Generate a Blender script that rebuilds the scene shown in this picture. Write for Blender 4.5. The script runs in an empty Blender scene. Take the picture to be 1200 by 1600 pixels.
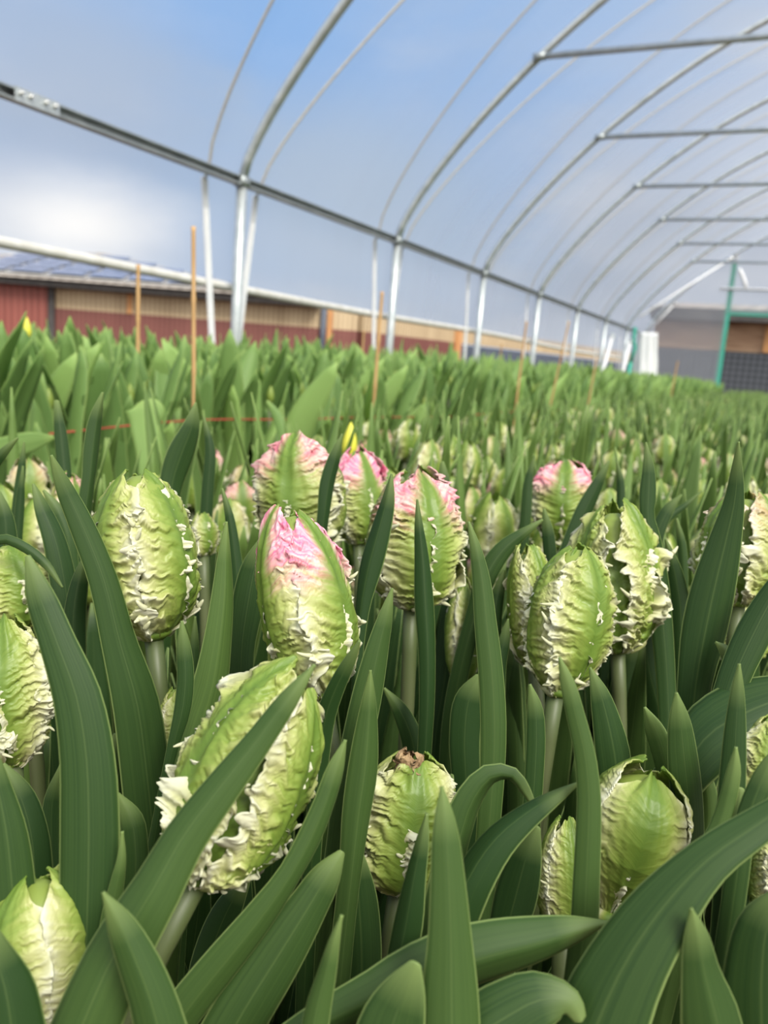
import bpy, math, random
import numpy as np
from mathutils import Matrix, Vector

# ------------------------------------------------------------------ camera, sky, sun, exposure
S = bpy.context.scene
COL = S.collection
F = 1280.0                                   # focal length in pixels of a 1200 x 1600 frame
R = np.array([[0.89463978, -0.14653962, 0.42207323],
              [0.44053426, 0.1318134, -0.88800608],
              [0.07449317, 0.98038328, 0.18248124]])
EYE = np.array([0.0, 0.0, 0.6])
cd = bpy.data.cameras.new('camera')
cd.sensor_fit = 'HORIZONTAL'
cd.sensor_width = 36.0
cd.lens = 36.0 * F / 1200.0
cd.clip_start = 0.02
cd.clip_end = 400
cd.dof.use_dof = True
cd.dof.focus_distance = 0.37
cd.dof.aperture_fstop = 16.0
cam = bpy.data.objects.new('camera', cd)
COL.objects.link(cam)
M4 = Matrix.Identity(4)
for i in range(3):
    for j in range(3):
        M4[i][j] = R[i][j]
M4[2][3] = 0.6
cam.matrix_world = M4
S.camera = cam

S.view_settings.view_transform = 'Standard'
S.view_settings.look = 'None'
S.view_settings.gamma = 1.0
S.view_settings.exposure = 0.0
S.cycles.use_denoising = True
S.cycles.max_bounces = 8
S.cycles.diffuse_bounces = 3
S.cycles.glossy_bounces = 2
S.cycles.transmission_bounces = 4
S.cycles.transparent_max_bounces = 10
S.cycles.caustics_reflective = False
S.cycles.caustics_refractive = False

sd = bpy.data.lights.new('sun', 'SUN')
sd.energy = 4.8
sd.angle = 0.45
sd.color = (1.0, 0.95, 0.86)
sun = bpy.data.objects.new('sun', sd)
COL.objects.link(sun)
sun.rotation_euler = Vector((-0.62, 0.42, -0.85)).to_track_quat('-Z', 'Y').to_euler()


def sky():
    w = bpy.data.worlds.new('sky')
    S.world = w
    w.use_nodes = True
    nt = w.node_tree
    nt.nodes.clear()
    N = nt.nodes.new
    L = nt.links.new
    out = N('ShaderNodeOutputWorld')
    bg = N('ShaderNodeBackground')
    bg.inputs['Strength'].default_value = 1.0
    L(bg.outputs[0], out.inputs[0])
    tc = N('ShaderNodeTexCoord')
    sep = N('ShaderNodeSeparateXYZ')
    L(tc.outputs['Generated'], sep.inputs[0])
    grad = N('ShaderNodeValToRGB')
    e = grad.color_ramp.elements
    e[0].position = 0.0
    e[0].color = (0.60, 0.65, 0.74, 1)
    e[1].position = 0.75
    e[1].color = (0.10, 0.33, 0.84, 1)
    for p, c in ((0.12, (0.54, 0.62, 0.76, 1)), (0.30, (0.44, 0.58, 0.82, 1)), (0.5, (0.29, 0.52, 0.89, 1))):
        x = e.new(p)
        x.color = c
    L(sep.outputs['Z'], grad.inputs[0])
    mp = N('ShaderNodeMapping')
    mp.inputs['Scale'].default_value = (1.0, 1.0, 2.4)
    mp.inputs['Location'].default_value = (3.1, 1.7, 0.35)
    L(tc.outputs['Generated'], mp.inputs[0])
    n1 = N('ShaderNodeTexNoise')
    n1.inputs['Scale'].default_value = 2.6
    n1.inputs['Detail'].default_value = 5
    n1.inputs['Roughness'].default_value = 0.52
    L(mp.outputs[0], n1.inputs['Vector'])
    r1 = N('ShaderNodeValToRGB')
    r1.color_ramp.elements[0].position = 0.36
    r1.color_ramp.elements[0].color = (0, 0, 0, 1)
    r1.color_ramp.elements[1].position = 0.62
    r1.color_ramp.elements[1].color = (1, 1, 1, 1)
    L(n1.outputs[0], r1.inputs[0])
    n2 = N('ShaderNodeTexNoise')
    n2.inputs['Scale'].default_value = 5.0
    n2.inputs['Detail'].default_value = 4
    L(mp.outputs[0], n2.inputs['Vector'])
    cl = N('ShaderNodeValToRGB')
    cl.color_ramp.elements[0].position = 0.35
    cl.color_ramp.elements[0].color = (0.47, 0.53, 0.64, 1)
    cl.color_ramp.elements[1].position = 0.7
    cl.color_ramp.elements[1].color = (0.68, 0.72, 0.80, 1)
    L(n2.outputs[0], cl.inputs[0])
    mx = N('ShaderNodeMix')
    mx.data_type = 'RGBA'
    L(r1.outputs[0], mx.inputs[0])
    L(grad.outputs[0], mx.inputs[6])
    L(cl.outputs[0], mx.inputs[7])
    cur = mx.outputs[2]

    def patch(cur, px, py, r0, r1_, color, k, stretch=1.0):
        d = R @ np.array([(px - 600) / F, -(py - 800) / F, -1.0])
        d /= np.linalg.norm(d)
        sub = N('ShaderNodeVectorMath')
        sub.operation = 'SUBTRACT'
        L(tc.outputs['Generated'], sub.inputs[0])
        sub.inputs[1].default_value = d
        ml = N('ShaderNodeVectorMath')
        ml.operation = 'MULTIPLY'
        L(sub.outputs[0], ml.inputs[0])
        ml.inputs[1].default_value = (1, 1, stretch)
        ln = N('ShaderNodeVectorMath')
        ln.operation = 'LENGTH'
        L(ml.outputs[0], ln.inputs[0])
        ad = N('ShaderNodeMath')
        ad.operation = 'MULTIPLY_ADD'
        L(n2.outputs[0], ad.inputs[0])
        ad.inputs[1].default_value = r1_ * 0.9
        L(ln.outputs['Value'], ad.inputs[2])
        mr = N('ShaderNodeMapRange')
        mr.interpolation_type = 'SMOOTHSTEP'
        mr.inputs['From Min'].default_value = r0 + r1_ * 0.45
        mr.inputs['From Max'].default_value = r1_ + r1_ * 0.45
        mr.inputs['To Min'].default_value = k
        mr.inputs['To Max'].default_value = 0.0
        L(ad.outputs[0], mr.inputs[0])
        m = N('ShaderNodeMix')
        m.data_type = 'RGBA'
        L(mr.outputs[0], m.inputs[0])
        L(cur, m.inputs[6])
        m.inputs[7].default_value = color
        return m.outputs[2]
    cur = patch(cur, 420, 20, 0.05, 0.42, (0.22, 0.49, 0.95, 1), 0.85)        # clear blue overhead
    cur = patch(cur, 760, 230, 0.0, 0.16, (0.30, 0.52, 0.90, 1), 0.6)
    cur = patch(cur, 150, 150, 0.02, 0.24, (0.50, 0.58, 0.71, 1), 0.75, 1.6)   # grey cloud bank
    cur = patch(cur, 520, 330, 0.02, 0.28, (0.54, 0.63, 0.74, 1), 0.75, 1.4)
    cur = patch(cur, 120, 350, 0.0, 0.17, (1.15, 1.13, 1.10, 1), 0.97, 2.2)     # low white cloud
    # unseen bright cloud added behind the viewer as fill light, round the sun
    d = (0.55, -0.60, 0.62)
    dt = N('ShaderNodeVectorMath')
    dt.operation = 'DOT_PRODUCT'
    L(tc.outputs['Generated'], dt.inputs[0])
    dt.inputs[1].default_value = d
    mr = N('ShaderNodeMapRange')
    mr.interpolation_type = 'SMOOTHSTEP'
    mr.inputs['From Min'].default_value = 0.1
    mr.inputs['From Max'].default_value = 1.0
    L(dt.outputs['Value'], mr.inputs[0])
    m = N('ShaderNodeMix')
    m.data_type = 'RGBA'
    L(mr.outputs[0], m.inputs[0])
    L(cur, m.inputs[6])
    m.inputs[7].default_value = (2.0, 1.95, 1.85, 1)
    L(m.outputs[2], bg.inputs['Color'])


sky()
rng = random.Random(7)
nr = np.random.RandomState(11)


# ------------------------------------------------------------------ small helpers
def at(x, y, d):
    """the point seen at pixel (x, y) at depth d metres in front of the viewer"""
    return EYE + R @ (np.array([(x - 600) / F, -(y - 800) / F, -1.0]) * d)


def pix(p):
    q = R.T @ (np.asarray(p, float) - EYE)
    return 600 + F * q[0] / -q[2], 800 - F * q[1] / -q[2], -q[2]


def tag(o, label=None, cat=None, group=None, kind=None):
    if label:
        o['label'] = label
    if cat:
        o['category'] = cat
    if group:
        o['group'] = group
    if kind:
        o['kind'] = kind
    return o


def empty(name, loc=(0, 0, 0), rz=0.0):
    o = bpy.data.objects.new(name, None)
    o.empty_display_size = 0.05
    o.location = loc
    o.rotation_euler = (0, 0, rz)
    COL.objects.link(o)
    return o


class MB:
    """collects vertices and faces; build() links them as ONE mesh object"""

    def __init__(self):
        self.v, self.f, self.uv, self.mi, self.tint = [], [], [], [], []
        self.n = 0

    def add(self, v, f, uv=None, mi=0, tint=0.0):
        v = np.asarray(v, float)
        self.v.append(v)
        self.f += [tuple(int(i) + self.n for i in q) for q in f]
        self.uv.append(np.zeros((len(v), 2)) if uv is None else np.asarray(uv, float))
        self.tint.append(np.full(len(v), tint) if np.isscalar(tint) else np.asarray(tint, float))
        self.mi += [mi] * len(f)
        self.n += len(v)
        return self

    def box(self, lo, hi, mi=0):
        x0, y0, z0 = lo
        x1, y1, z1 = hi
        v = [(x0, y0, z0), (x1, y0, z0), (x1, y1, z0), (x0, y1, z0), (x0, y0, z1), (x1, y0, z1), (x1, y1, z1), (x0, y1, z1)]
        f = [(0, 3, 2, 1), (4, 5, 6, 7), (0, 1, 5, 4), (1, 2, 6, 5), (2, 3, 7, 6), (3, 0, 4, 7)]
        return self.add(v, f, mi=mi)

    def tube(self, pts, rad, n=10, mi=0, up=None):
        P = np.asarray(pts, float)
        k = len(P)
        rad = np.full(k, rad) if np.isscalar(rad) else np.asarray(rad, float)
        T = np.gradient(P, axis=0)
        T /= np.linalg.norm(T, axis=1)[:, None] + 1e-12
        a = np.array([0, 0, 1.0]) if up is None else np.asarray(up, float)
        if abs(T[0] @ a) > 0.9:
            a = np.array([1.0, 0, 0])
        A = a - T[0] * (T[0] @ a)
        A /= np.linalg.norm(A)
        v, uv = [], []
        for i in range(k):
            A = A - T[i] * (T[i] @ A)
            A /= np.linalg.norm(A) + 1e-12
            B = np.cross(T[i], A)
            for j in range(n):
                t = 2 * math.pi * j / n
                v.append(P[i] + rad[i] * (math.cos(t) * A + math.sin(t) * B))
                uv.append((j / n, i / max(1, k - 1)))
        f = []
        for i in range(k - 1):
            for j in range(n):
                f.append((i * n + j, i * n + (j + 1) % n, (i + 1) * n + (j + 1) % n, (i + 1) * n + j))
        f.append(tuple(reversed(range(n))))
        f.append(tuple((k - 1) * n + j for j in range(n)))
        return self.add(v, f, uv, mi)

    def mesh(self, name, mats, smooth=True):
        me = bpy.data.meshes.new(name)
        V = np.vstack(self.v)
        nf = len(self.f)
        tot = np.array([len(q) for q in self.f], np.int32)
        flat = np.fromiter((i for q in self.f for i in q), np.int32, int(tot.sum()))
        me.vertices.add(len(V))
        me.vertices.foreach_set('co', V.astype(np.float32).ravel())
        me.loops.add(len(flat))
        me.loops.foreach_set('vertex_index', flat)
        me.polygons.add(nf)
        st = np.zeros(nf, np.int32)
        st[1:] = np.cumsum(tot)[:-1]
        me.polygons.foreach_set('loop_start', st)
        me.polygons.foreach_set('material_index', np.array(self.mi, np.int32))
        me.polygons.foreach_set('use_smooth', np.full(nf, smooth))
        uvl = me.uv_layers.new(name='UVMap')
        UV = np.vstack(self.uv)
        uvl.data.foreach_set('uv', UV[flat].astype(np.float32).ravel())
        at_ = me.attributes.new('tint', 'FLOAT', 'POINT')
        at_.data.foreach_set('value', np.concatenate(self.tint).astype(np.float32))
        for m in (mats if isinstance(mats, (list, tuple)) else [mats]):
            me.materials.append(m)
        me.update()
        me.validate()
        return me

    def build(self, name, mats, parent=None, smooth=True):
        me = self.mesh(name, mats, smooth)
        o = bpy.data.objects.new(name, me)
        COL.objects.link(o)
        if parent is not None:
            o.parent = parent
        return o


def link(name, me, parent=None):
    o = bpy.data.objects.new(name, me)
    COL.objects.link(o)
    o.parent = parent
    return o


# ------------------------------------------------------------------ materials
def mat(name, color=(0.5, 0.5, 0.5), rough=0.5, metal=0.0, spec=0.5):
    m = bpy.data.materials.new(name)
    m.use_nodes = True
    b = m.node_tree.nodes['Principled BSDF']
    b.inputs['Base Color'].default_value = (*color, 1)
    b.inputs['Roughness'].default_value = rough
    b.inputs['Metallic'].default_value = metal
    b.inputs['Specular IOR Level'].default_value = spec
    return m


def nodes(m):
    nt = m.node_tree
    return nt, nt.nodes.new, nt.links.new, nt.nodes['Principled BSDF']


def noisy(m, c0, c1, scale, stretch=(1, 1, 1), bump=0.0, detail=4, coord='Object'):
    nt, N, L, b = nodes(m)
    tc = N('ShaderNodeTexCoord')
    mp = N('ShaderNodeMapping')
    mp.inputs['Scale'].default_value = stretch
    L(tc.outputs[coord], mp.inputs[0])
    n = N('ShaderNodeTexNoise')
    n.inputs['Scale'].default_value = scale
    n.inputs['Detail'].default_value = detail
    L(mp.outputs[0], n.inputs['Vector'])
    r = N('ShaderNodeValToRGB')
    r.color_ramp.elements[0].position = 0.3
    r.color_ramp.elements[1].position = 0.7
    r.color_ramp.elements[0].color = (*c0, 1)
    r.color_ramp.elements[1].color = (*c1, 1)
    L(n.outputs[0], r.inputs[0])
    L(r.outputs[0], b.inputs['Base Color'])
    if bump:
        bp = N('ShaderNodeBump')
        bp.inputs['Strength'].default_value = bump
        bp.inputs['Distance'].default_value = 0.01
        L(n.outputs[0], bp.inputs['Height'])
        L(bp.outputs[0], b.inputs['Normal'])
    return m


def ribbed(name, c0, c1, scale, rough=0.6):
    """vertical corrugated cladding: colour streaks and rib relief along local X"""
    m = mat(name, c0, rough)
    nt, N, L, b = nodes(m)
    tc = N('ShaderNodeTexCoord')
    sp = N('ShaderNodeSeparateXYZ')
    L(tc.outputs['Object'], sp.inputs[0])
    ml = N('ShaderNodeMath')
    ml.operation = 'MULTIPLY'
    ml.inputs[1].default_value = scale
    L(sp.outputs['X'], ml.inputs[0])
    sn = N('ShaderNodeMath')
    sn.operation = 'SINE'
    L(ml.outputs[0], sn.inputs[0])
    mr = N('ShaderNodeMapRange')
    mr.inputs['From Min'].default_value = -1
    mr.inputs['From Max'].default_value = 1
    L(sn.outputs[0], mr.inputs[0])
    mp = N('ShaderNodeMapping')
    mp.inputs['Scale'].default_value = (1.2, 1, 0.05)
    L(tc.outputs['Object'], mp.inputs[0])
    n = N('ShaderNodeTexNoise')
    n.inputs['Scale'].default_value = 0.9
    n.inputs['Detail'].default_value = 5
    L(mp.outputs[0], n.inputs['Vector'])
    ad = N('ShaderNodeMath')
    ad.operation = 'MULTIPLY_ADD'
    L(mr.outputs[0], ad.inputs[0])
    ad.inputs[1].default_value = 0.55
    L(n.outputs[0], ad.inputs[2])
    r = N('ShaderNodeValToRGB')
    r.color_ramp.elements[0].position = 0.4
    r.color_ramp.elements[1].position = 0.95
    r.color_ramp.elements[0].color = (*c0, 1)
    r.color_ramp.elements[1].color = (*c1, 1)
    L(ad.outputs[0], r.inputs[0])
    L(r.outputs[0], b.inputs['Base Color'])
    bp = N('ShaderNodeBump')
    bp.inputs['Strength'].default_value = 0.6
    bp.inputs['Distance'].default_value = 0.03
    L(mr.outputs[0], bp.inputs['Height'])
    L(bp.outputs[0], b.inputs['Normal'])
    return m


def leaf_material(name, dark, light, rim, trans):
    m = mat(name, dark, 0.52, 0, 0.3)
    nt, N, L, b = nodes(m)
    out = nt.nodes['Material Output']
    uv = N('ShaderNodeUVMap')
    sp = N('ShaderNodeSeparateXYZ')
    L(uv.outputs[0], sp.inputs[0])
    # fine parallel veins
    cm = N('ShaderNodeCombineXYZ')
    a = N('ShaderNodeMath')
    a.operation = 'MULTIPLY'
    a.inputs[1].default_value = 9.0
    L(sp.outputs['X'], a.inputs[0])
    L(a.outputs[0], cm.inputs['X'])
    L(sp.outputs['Y'], cm.inputs['Y'])
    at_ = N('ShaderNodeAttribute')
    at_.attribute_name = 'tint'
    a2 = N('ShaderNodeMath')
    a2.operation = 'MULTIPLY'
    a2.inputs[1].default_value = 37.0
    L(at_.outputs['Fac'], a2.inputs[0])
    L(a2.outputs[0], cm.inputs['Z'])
    n = N('ShaderNodeTexNoise')
    n.inputs['Scale'].default_value = 1.6
    n.inputs['Detail'].default_value = 4
    n.inputs['Roughness'].default_value = 0.6
    L(cm.outputs[0], n.inputs['Vector'])
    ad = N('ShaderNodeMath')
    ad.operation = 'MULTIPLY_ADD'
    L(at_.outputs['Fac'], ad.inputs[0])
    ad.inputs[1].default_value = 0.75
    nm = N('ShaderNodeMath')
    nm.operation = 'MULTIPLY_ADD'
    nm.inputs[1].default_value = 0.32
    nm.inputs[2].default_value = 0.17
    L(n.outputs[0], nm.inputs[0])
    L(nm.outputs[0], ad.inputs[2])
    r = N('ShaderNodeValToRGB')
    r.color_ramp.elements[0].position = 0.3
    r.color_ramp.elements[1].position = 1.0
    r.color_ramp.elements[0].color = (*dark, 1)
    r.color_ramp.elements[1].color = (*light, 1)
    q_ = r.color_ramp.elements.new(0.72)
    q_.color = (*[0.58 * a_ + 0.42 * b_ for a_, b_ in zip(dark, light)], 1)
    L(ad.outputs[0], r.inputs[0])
    # pale margin
    ab = N('ShaderNodeMath')
    ab.operation = 'ABSOLUTE'
    L(sp.outputs['X'], ab.inputs[0])
    mr = N('ShaderNodeMapRange')
    mr.inputs['From Min'].default_value = 0.93
    mr.inputs['From Max'].default_value = 0.985
    mr.inputs['To Max'].default_value = 0.75
    L(ab.outputs[0], mr.inputs[0])
    # yellow-green tip
    mt = N('ShaderNodeMapRange')
    mt.inputs['From Min'].default_value = 0.965
    mt.inputs['From Max'].default_value = 1.0
    mt.inputs['To Max'].default_value = 0.6
    L(sp.outputs['Y'], mt.inputs[0])
    mb_ = N('ShaderNodeMapRange')
    mb_.inputs['From Min'].default_value = 0.0
    mb_.inputs['From Max'].default_value = 0.05
    mb_.inputs['To Min'].default_value = 0.12
    mb_.inputs['To Max'].default_value = 0.0
    L(ab.outputs[0], mb_.inputs[0])
    m0_ = N('ShaderNodeMath')
    m0_.operation = 'MAXIMUM'
    L(mr.outputs[0], m0_.inputs[0])
    L(mb_.outputs[0], m0_.inputs[1])
    mxm = N('ShaderNodeMath')
    mxm.operation = 'MAXIMUM'
    L(m0_.outputs[0], mxm.inputs[0])
    L(mt.outputs[0], mxm.inputs[1])
    mx = N('ShaderNodeMix')
    mx.data_type = 'RGBA'
    L(mxm.outputs[0], mx.inputs[0])
    L(r.outputs[0], mx.inputs[6])
    mx.inputs[7].default_value = (*rim, 1)
    L(mx.outputs[2], b.inputs['Base Color'])
    bp = N('ShaderNodeBump')
    bp.inputs['Strength'].default_value = 0.12
    bp.inputs['Distance'].default_value = 0.001
    L(n.outputs[0], bp.inputs['Height'])
    L(bp.outputs[0], b.inputs['Normal'])
    tr = N('ShaderNodeBsdfTranslucent')
    gm = N('ShaderNodeMix')
    gm.data_type = 'RGBA'
    gm.blend_type = 'MULTIPLY'
    gm.inputs[0].default_value = 1.0
    L(mx.outputs[2], gm.inputs[6])
    gm.inputs[7].default_value = (1.9, 1.9, 0.7, 1)
    L(gm.outputs[2], tr.inputs['Color'])
    ms = N('ShaderNodeMixShader')
    ms.inputs[0].default_value = trans
    L(b.outputs[0], ms.inputs[1])
    L(tr.outputs[0], ms.inputs[2])
    L(ms.outputs[0], out.inputs['Surface'])
    return m


def petal_material():
    m = mat('parrot_petal', (0.6, 0.7, 0.3), 0.42, 0, 0.4)
    nt, N, L, b = nodes(m)
    out = nt.nodes['Material Output']
    uv = N('ShaderNodeUVMap')
    sp = N('ShaderNodeSeparateXYZ')
    L(uv.outputs[0], sp.inputs[0])
    ab = N('ShaderNodeMath')
    ab.operation = 'ABSOLUTE'
    L(sp.outputs['X'], ab.inputs[0])
    tint = N('ShaderNodeAttribute')
    tint.attribute_name = 'tint'
    # feathered streaks running from the midrib to the margin
    pw = N('ShaderNodeMath')
    pw.operation = 'POWER'
    L(ab.outputs[0], pw.inputs[0])
    pw.inputs[1].default_value = 0.6
    ph = N('ShaderNodeMath')
    ph.operation = 'MULTIPLY_ADD'
    L(pw.outputs[0], ph.inputs[0])
    ph.inputs[1].default_value = -0.16
    L(sp.outputs['Y'], ph.inputs[2])
    cm = N('ShaderNodeCombineXYZ')
    sc = N('ShaderNodeMath')
    sc.operation = 'MULTIPLY'
    sc.inputs[1].default_value = 42.0
    L(ph.outputs[0], sc.inputs[0])
    L(sc.outputs[0], cm.inputs['X'])
    L(sp.outputs['X'], cm.inputs['Y'])
    t9 = N('ShaderNodeMath')
    t9.operation = 'MULTIPLY'
    t9.inputs[1].default_value = 23.0
    L(tint.outputs['Fac'], t9.inputs[0])
    L(t9.outputs[0], cm.inputs['Z'])
    n = N('ShaderNodeTexNoise')
    n.inputs['Scale'].default_value = 1.0
    n.inputs['Detail'].default_value = 3
    L(cm.outputs[0], n.inputs['Vector'])
    # green midrib -> yellow green -> cream margin
    ad = N('ShaderNodeMath')
    ad.operation = 'MULTIPLY_ADD'
    L(n.outputs[0], ad.inputs[0])
    ad.inputs[1].default_value = 0.34
    L(ab.outputs[0], ad.inputs[2])
    r = N('ShaderNodeValToRGB')
    e = r.color_ramp.elements
    e[0].position = 0.16
    e[0].color = (0.125, 0.215, 0.030, 1)
    e[1].position = 1.0
    e[1].color = (0.61, 0.62, 0.40, 1)
    for p, c in ((0.30, (0.175, 0.265, 0.040, 1)), (0.48, (0.265, 0.345, 0.070, 1)), (0.66, (0.38, 0.43, 0.135, 1)), (0.82, (0.49, 0.51, 0.23, 1))):
        x = e.new(p)
        x.color = c
    sc2 = N('ShaderNodeMath')
    sc2.operation = 'MULTIPLY'
    sc2.inputs[1].default_value = 0.86
    L(ad.outputs[0], sc2.inputs[0])
    L(sc2.outputs[0], r.inputs[0])
    mr = N('ShaderNodeMapRange')
    mr.inputs['From Min'].default_value = 0.93
    mr.inputs['From Max'].default_value = 1.0
    mr.inputs['To Max'].default_value = 0.55
    L(ab.outputs[0], mr.inputs[0])
    mx = N('ShaderNodeMix')
    mx.data_type = 'RGBA'
    L(mr.outputs[0], mx.inputs[0])
    L(r.outputs[0], mx.inputs[6])
    mx.inputs[7].default_value = (0.72, 0.73, 0.57, 1)
    # pink flush of the upper petal
    pk = N('ShaderNodeAttribute')
    pk.attribute_type = 'OBJECT'
    pk.attribute_name = 'pink'
    n3 = N('ShaderNodeTexNoise')
    n3.inputs['Scale'].default_value = 0.55
    L(cm.outputs[0], n3.inputs['Vector'])
    v1 = N('ShaderNodeMath')
    v1.operation = 'MULTIPLY_ADD'
    L(n3.outputs[0], v1.inputs[0])
    v1.inputs[1].default_value = 0.35
    L(sp.outputs['Y'], v1.inputs[2])
    vr = N('ShaderNodeMapRange')
    vr.interpolation_type = 'SMOOTHSTEP'
    vr.inputs['From Min'].default_value = 0.72
    vr.inputs['From Max'].default_value = 1.0
    L(v1.outputs[0], vr.inputs[0])
    er = N('ShaderNodeMapRange')
    er.inputs['From Min'].default_value = 0.12
    er.inputs['From Max'].default_value = 0.45
    L(ab.outputs[0], er.inputs[0])
    p1 = N('ShaderNodeMath')
    p1.operation = 'MULTIPLY'
    L(vr.outputs[0], p1.inputs[0])
    L(er.outputs[0], p1.inputs[1])
    p2 = N('ShaderNodeMath')
    p2.operation = 'MULTIPLY'
    p2.use_clamp = True
    L(p1.outputs[0], p2.inputs[0])
    L(pk.outputs['Fac'], p2.inputs[1])
    pc = N('ShaderNodeValToRGB')
    pc.color_ramp.elements[0].position = 0.38
    pc.color_ramp.elements[0].color = (0.80, 0.17, 0.33, 1)
    pc.color_ramp.elements[1].position = 0.62
    pc.color_ramp.elements[1].color = (0.84, 0.55, 0.56, 1)
    L(n.outputs[0], pc.inputs[0])
    m2 = N('ShaderNodeMix')
    m2.data_type = 'RGBA'
    L(p2.outputs[0], m2.inputs[0])
    L(mx.outputs[2], m2.inputs[6])
    L(pc.outputs[0], m2.inputs[7])
    L(m2.outputs[2], b.inputs['Base Color'])
    bp = N('ShaderNodeBump')
    bp.inputs['Strength'].default_value = 0.25
    bp.inputs['Distance'].default_value = 0.0012
    L(n.outputs[0], bp.inputs['Height'])
    L(bp.outputs[0], b.inputs['Normal'])
    tr = N('ShaderNodeBsdfTranslucent')
    L(m2.outputs[2], tr.inputs['Color'])
    ms = N('ShaderNodeMixShader')
    ms.inputs[0].default_value = 0.22
    L(b.outputs[0], ms.inputs[1])
    L(tr.outputs[0], ms.inputs[2])
    L(ms.outputs[0], out.inputs['Surface'])
    return m


def film_material(name, base, graze):
    m = mat(name, (0.85, 0.87, 0.9), 0.25)
    nt, N, L, b = nodes(m)
    out = nt.nodes['Material Output']
    tp = N('ShaderNodeBsdfTransparent')
    tp.inputs[0].default_value = (0.97, 0.975, 0.98, 1)
    tl = N('ShaderNodeBsdfTranslucent')
    tl.inputs[0].default_value = (0.75, 0.77, 0.8, 1)
    m0 = N('ShaderNodeMixShader')
    m0.inputs[0].default_value = 0.5
    b.inputs['Base Color'].default_value = (0.62, 0.64, 0.68, 1)
    L(b.outputs[0], m0.inputs[1])
    L(tl.outputs[0], m0.inputs[2])
    lw = N('ShaderNodeLayerWeight')
    lw.inputs[0].default_value = 0.35
    tc = N('ShaderNodeTexCoord')
    mp = N('ShaderNodeMapping')
    mp.inputs['Scale'].default_value = (0.4, 1.6, 0.4)
    L(tc.outputs['Object'], mp.inputs[0])
    n = N('ShaderNodeTexNoise')
    n.inputs['Scale'].default_value = 1.2
    n.inputs['Detail'].default_value = 3
    L(mp.outputs[0], n.inputs['Vector'])
    a = N('ShaderNodeMath')
    a.operation = 'MULTIPLY_ADD'
    L(lw.outputs['Facing'], a.inputs[0])
    a.inputs[1].default_value = graze
    a.inputs[2].default_value = base
    q = N('ShaderNodeMapRange')
    q.inputs['To Min'].default_value = 0.65
    q.inputs['To Max'].default_value = 1.35
    L(n.outputs[0], q.inputs[0])
    c = N('ShaderNodeMath')
    c.operation = 'MULTIPLY'
    c.use_clamp = True
    L(a.outputs[0], c.inputs[0])
    L(q.outputs[0], c.inputs[1])
    ms = N('ShaderNodeMixShader')
    L(c.outputs[0], ms.inputs[0])
    L(tp.outputs[0], ms.inputs[1])
    L(m0.outputs[0], ms.inputs[2])
    L(ms.outputs[0], out.inputs['Surface'])
    return m


M_LEAF = leaf_material('tulip_leaf', (0.019, 0.052, 0.011), (0.135, 0.225, 0.052), (0.25, 0.34, 0.11), 0.24)
M_LEAFB = leaf_material('tulip_leaf_pale', (0.080, 0.175, 0.040), (0.29, 0.43, 0.14), (0.34, 0.46, 0.15), 0.34)
M_PETAL = petal_material()
M_STEM = noisy(mat('tulip_stem', rough=0.5), (0.055, 0.085, 0.022), (0.095, 0.108, 0.045), 30, (1, 1, 0.2))
M_BROWN = noisy(mat('withered_petal', rough=0.8), (0.12, 0.06, 0.025), (0.36, 0.25, 0.13), 160, bump=0.5)
M_YELLOW = mat('yellow_bud', (0.62, 0.60, 0.06), 0.45)
M_STEEL = noisy(mat('galvanised_steel', rough=0.38, metal=0.55), (0.48, 0.53, 0.54), (0.66, 0.70, 0.70), 14, (1, 1, 1))
M_STEELD = noisy(mat('galvanised_profile', rough=0.45, metal=0.6), (0.34, 0.38, 0.39), (0.50, 0.54, 0.54), 9)
M_BOLT = mat('zinc_bolt', (0.8, 0.8, 0.78), 0.25, 0.9)
M_STRAP = noisy(mat('white_webbing', rough=0.6), (0.80, 0.82, 0.84), (0.92, 0.92, 0.92), 12)
M_ROPE = noisy(mat('hemp_rope', rough=0.9), (0.46, 0.43, 0.36), (0.62, 0.58, 0.48), 60)
M_TUBE = noisy(mat('cream_tube', rough=0.45), (0.62, 0.60, 0.54), (0.80, 0.79, 0.75), 3, (1, 4, 1))
M_CANE = noisy(mat('bamboo', rough=0.55), (0.40, 0.22, 0.08), (0.56, 0.36, 0.16), 26, (1, 1, 0.25))
M_STRING = mat('red_twine', (0.36, 0.045, 0.03), 0.8)
M_GREEN = noisy(mat('green_paint', rough=0.45), (0.03, 0.36, 0.26), (0.05, 0.44, 0.32), 5)
M_SHEET = noisy(mat('white_sheeting', rough=0.5), (0.72, 0.74, 0.76), (0.90, 0.91, 0.92), 6, (1, 1, 0.2), 0.4)
M_SOIL = noisy(mat('soil', rough=0.95), (0.035, 0.022, 0.014), (0.16, 0.085, 0.05), 9, bump=0.8, detail=8)
M_FILM = film_material('polythene_film', 0.07, 0.50)
M_FILM2 = film_material('end_film', 0.34, 0.25)
M_TAN = ribbed('tan_cladding', (0.26, 0.18, 0.10), (0.52, 0.41, 0.26), 30)
M_RED = ribbed('oxide_red_cladding', (0.105, 0.032, 0.026), (0.19, 0.068, 0.055), 30)
M_DOORRED = ribbed('red_door_boards', (0.16, 0.042, 0.032), (0.25, 0.075, 0.058), 22)
M_DARK = noisy(mat('dark_fascia', rough=0.7), (0.035, 0.033, 0.035), (0.07, 0.065, 0.062), 3)
M_GREY = noisy(mat('slate_panel', rough=0.6), (0.050, 0.066, 0.095), (0.085, 0.10, 0.135), 1.5)
M_TIMBER = noisy(mat('orange_timber', rough=0.7), (0.42, 0.19, 0.07), (0.58, 0.30, 0.12), 6, (1, 1, 0.2))
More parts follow.
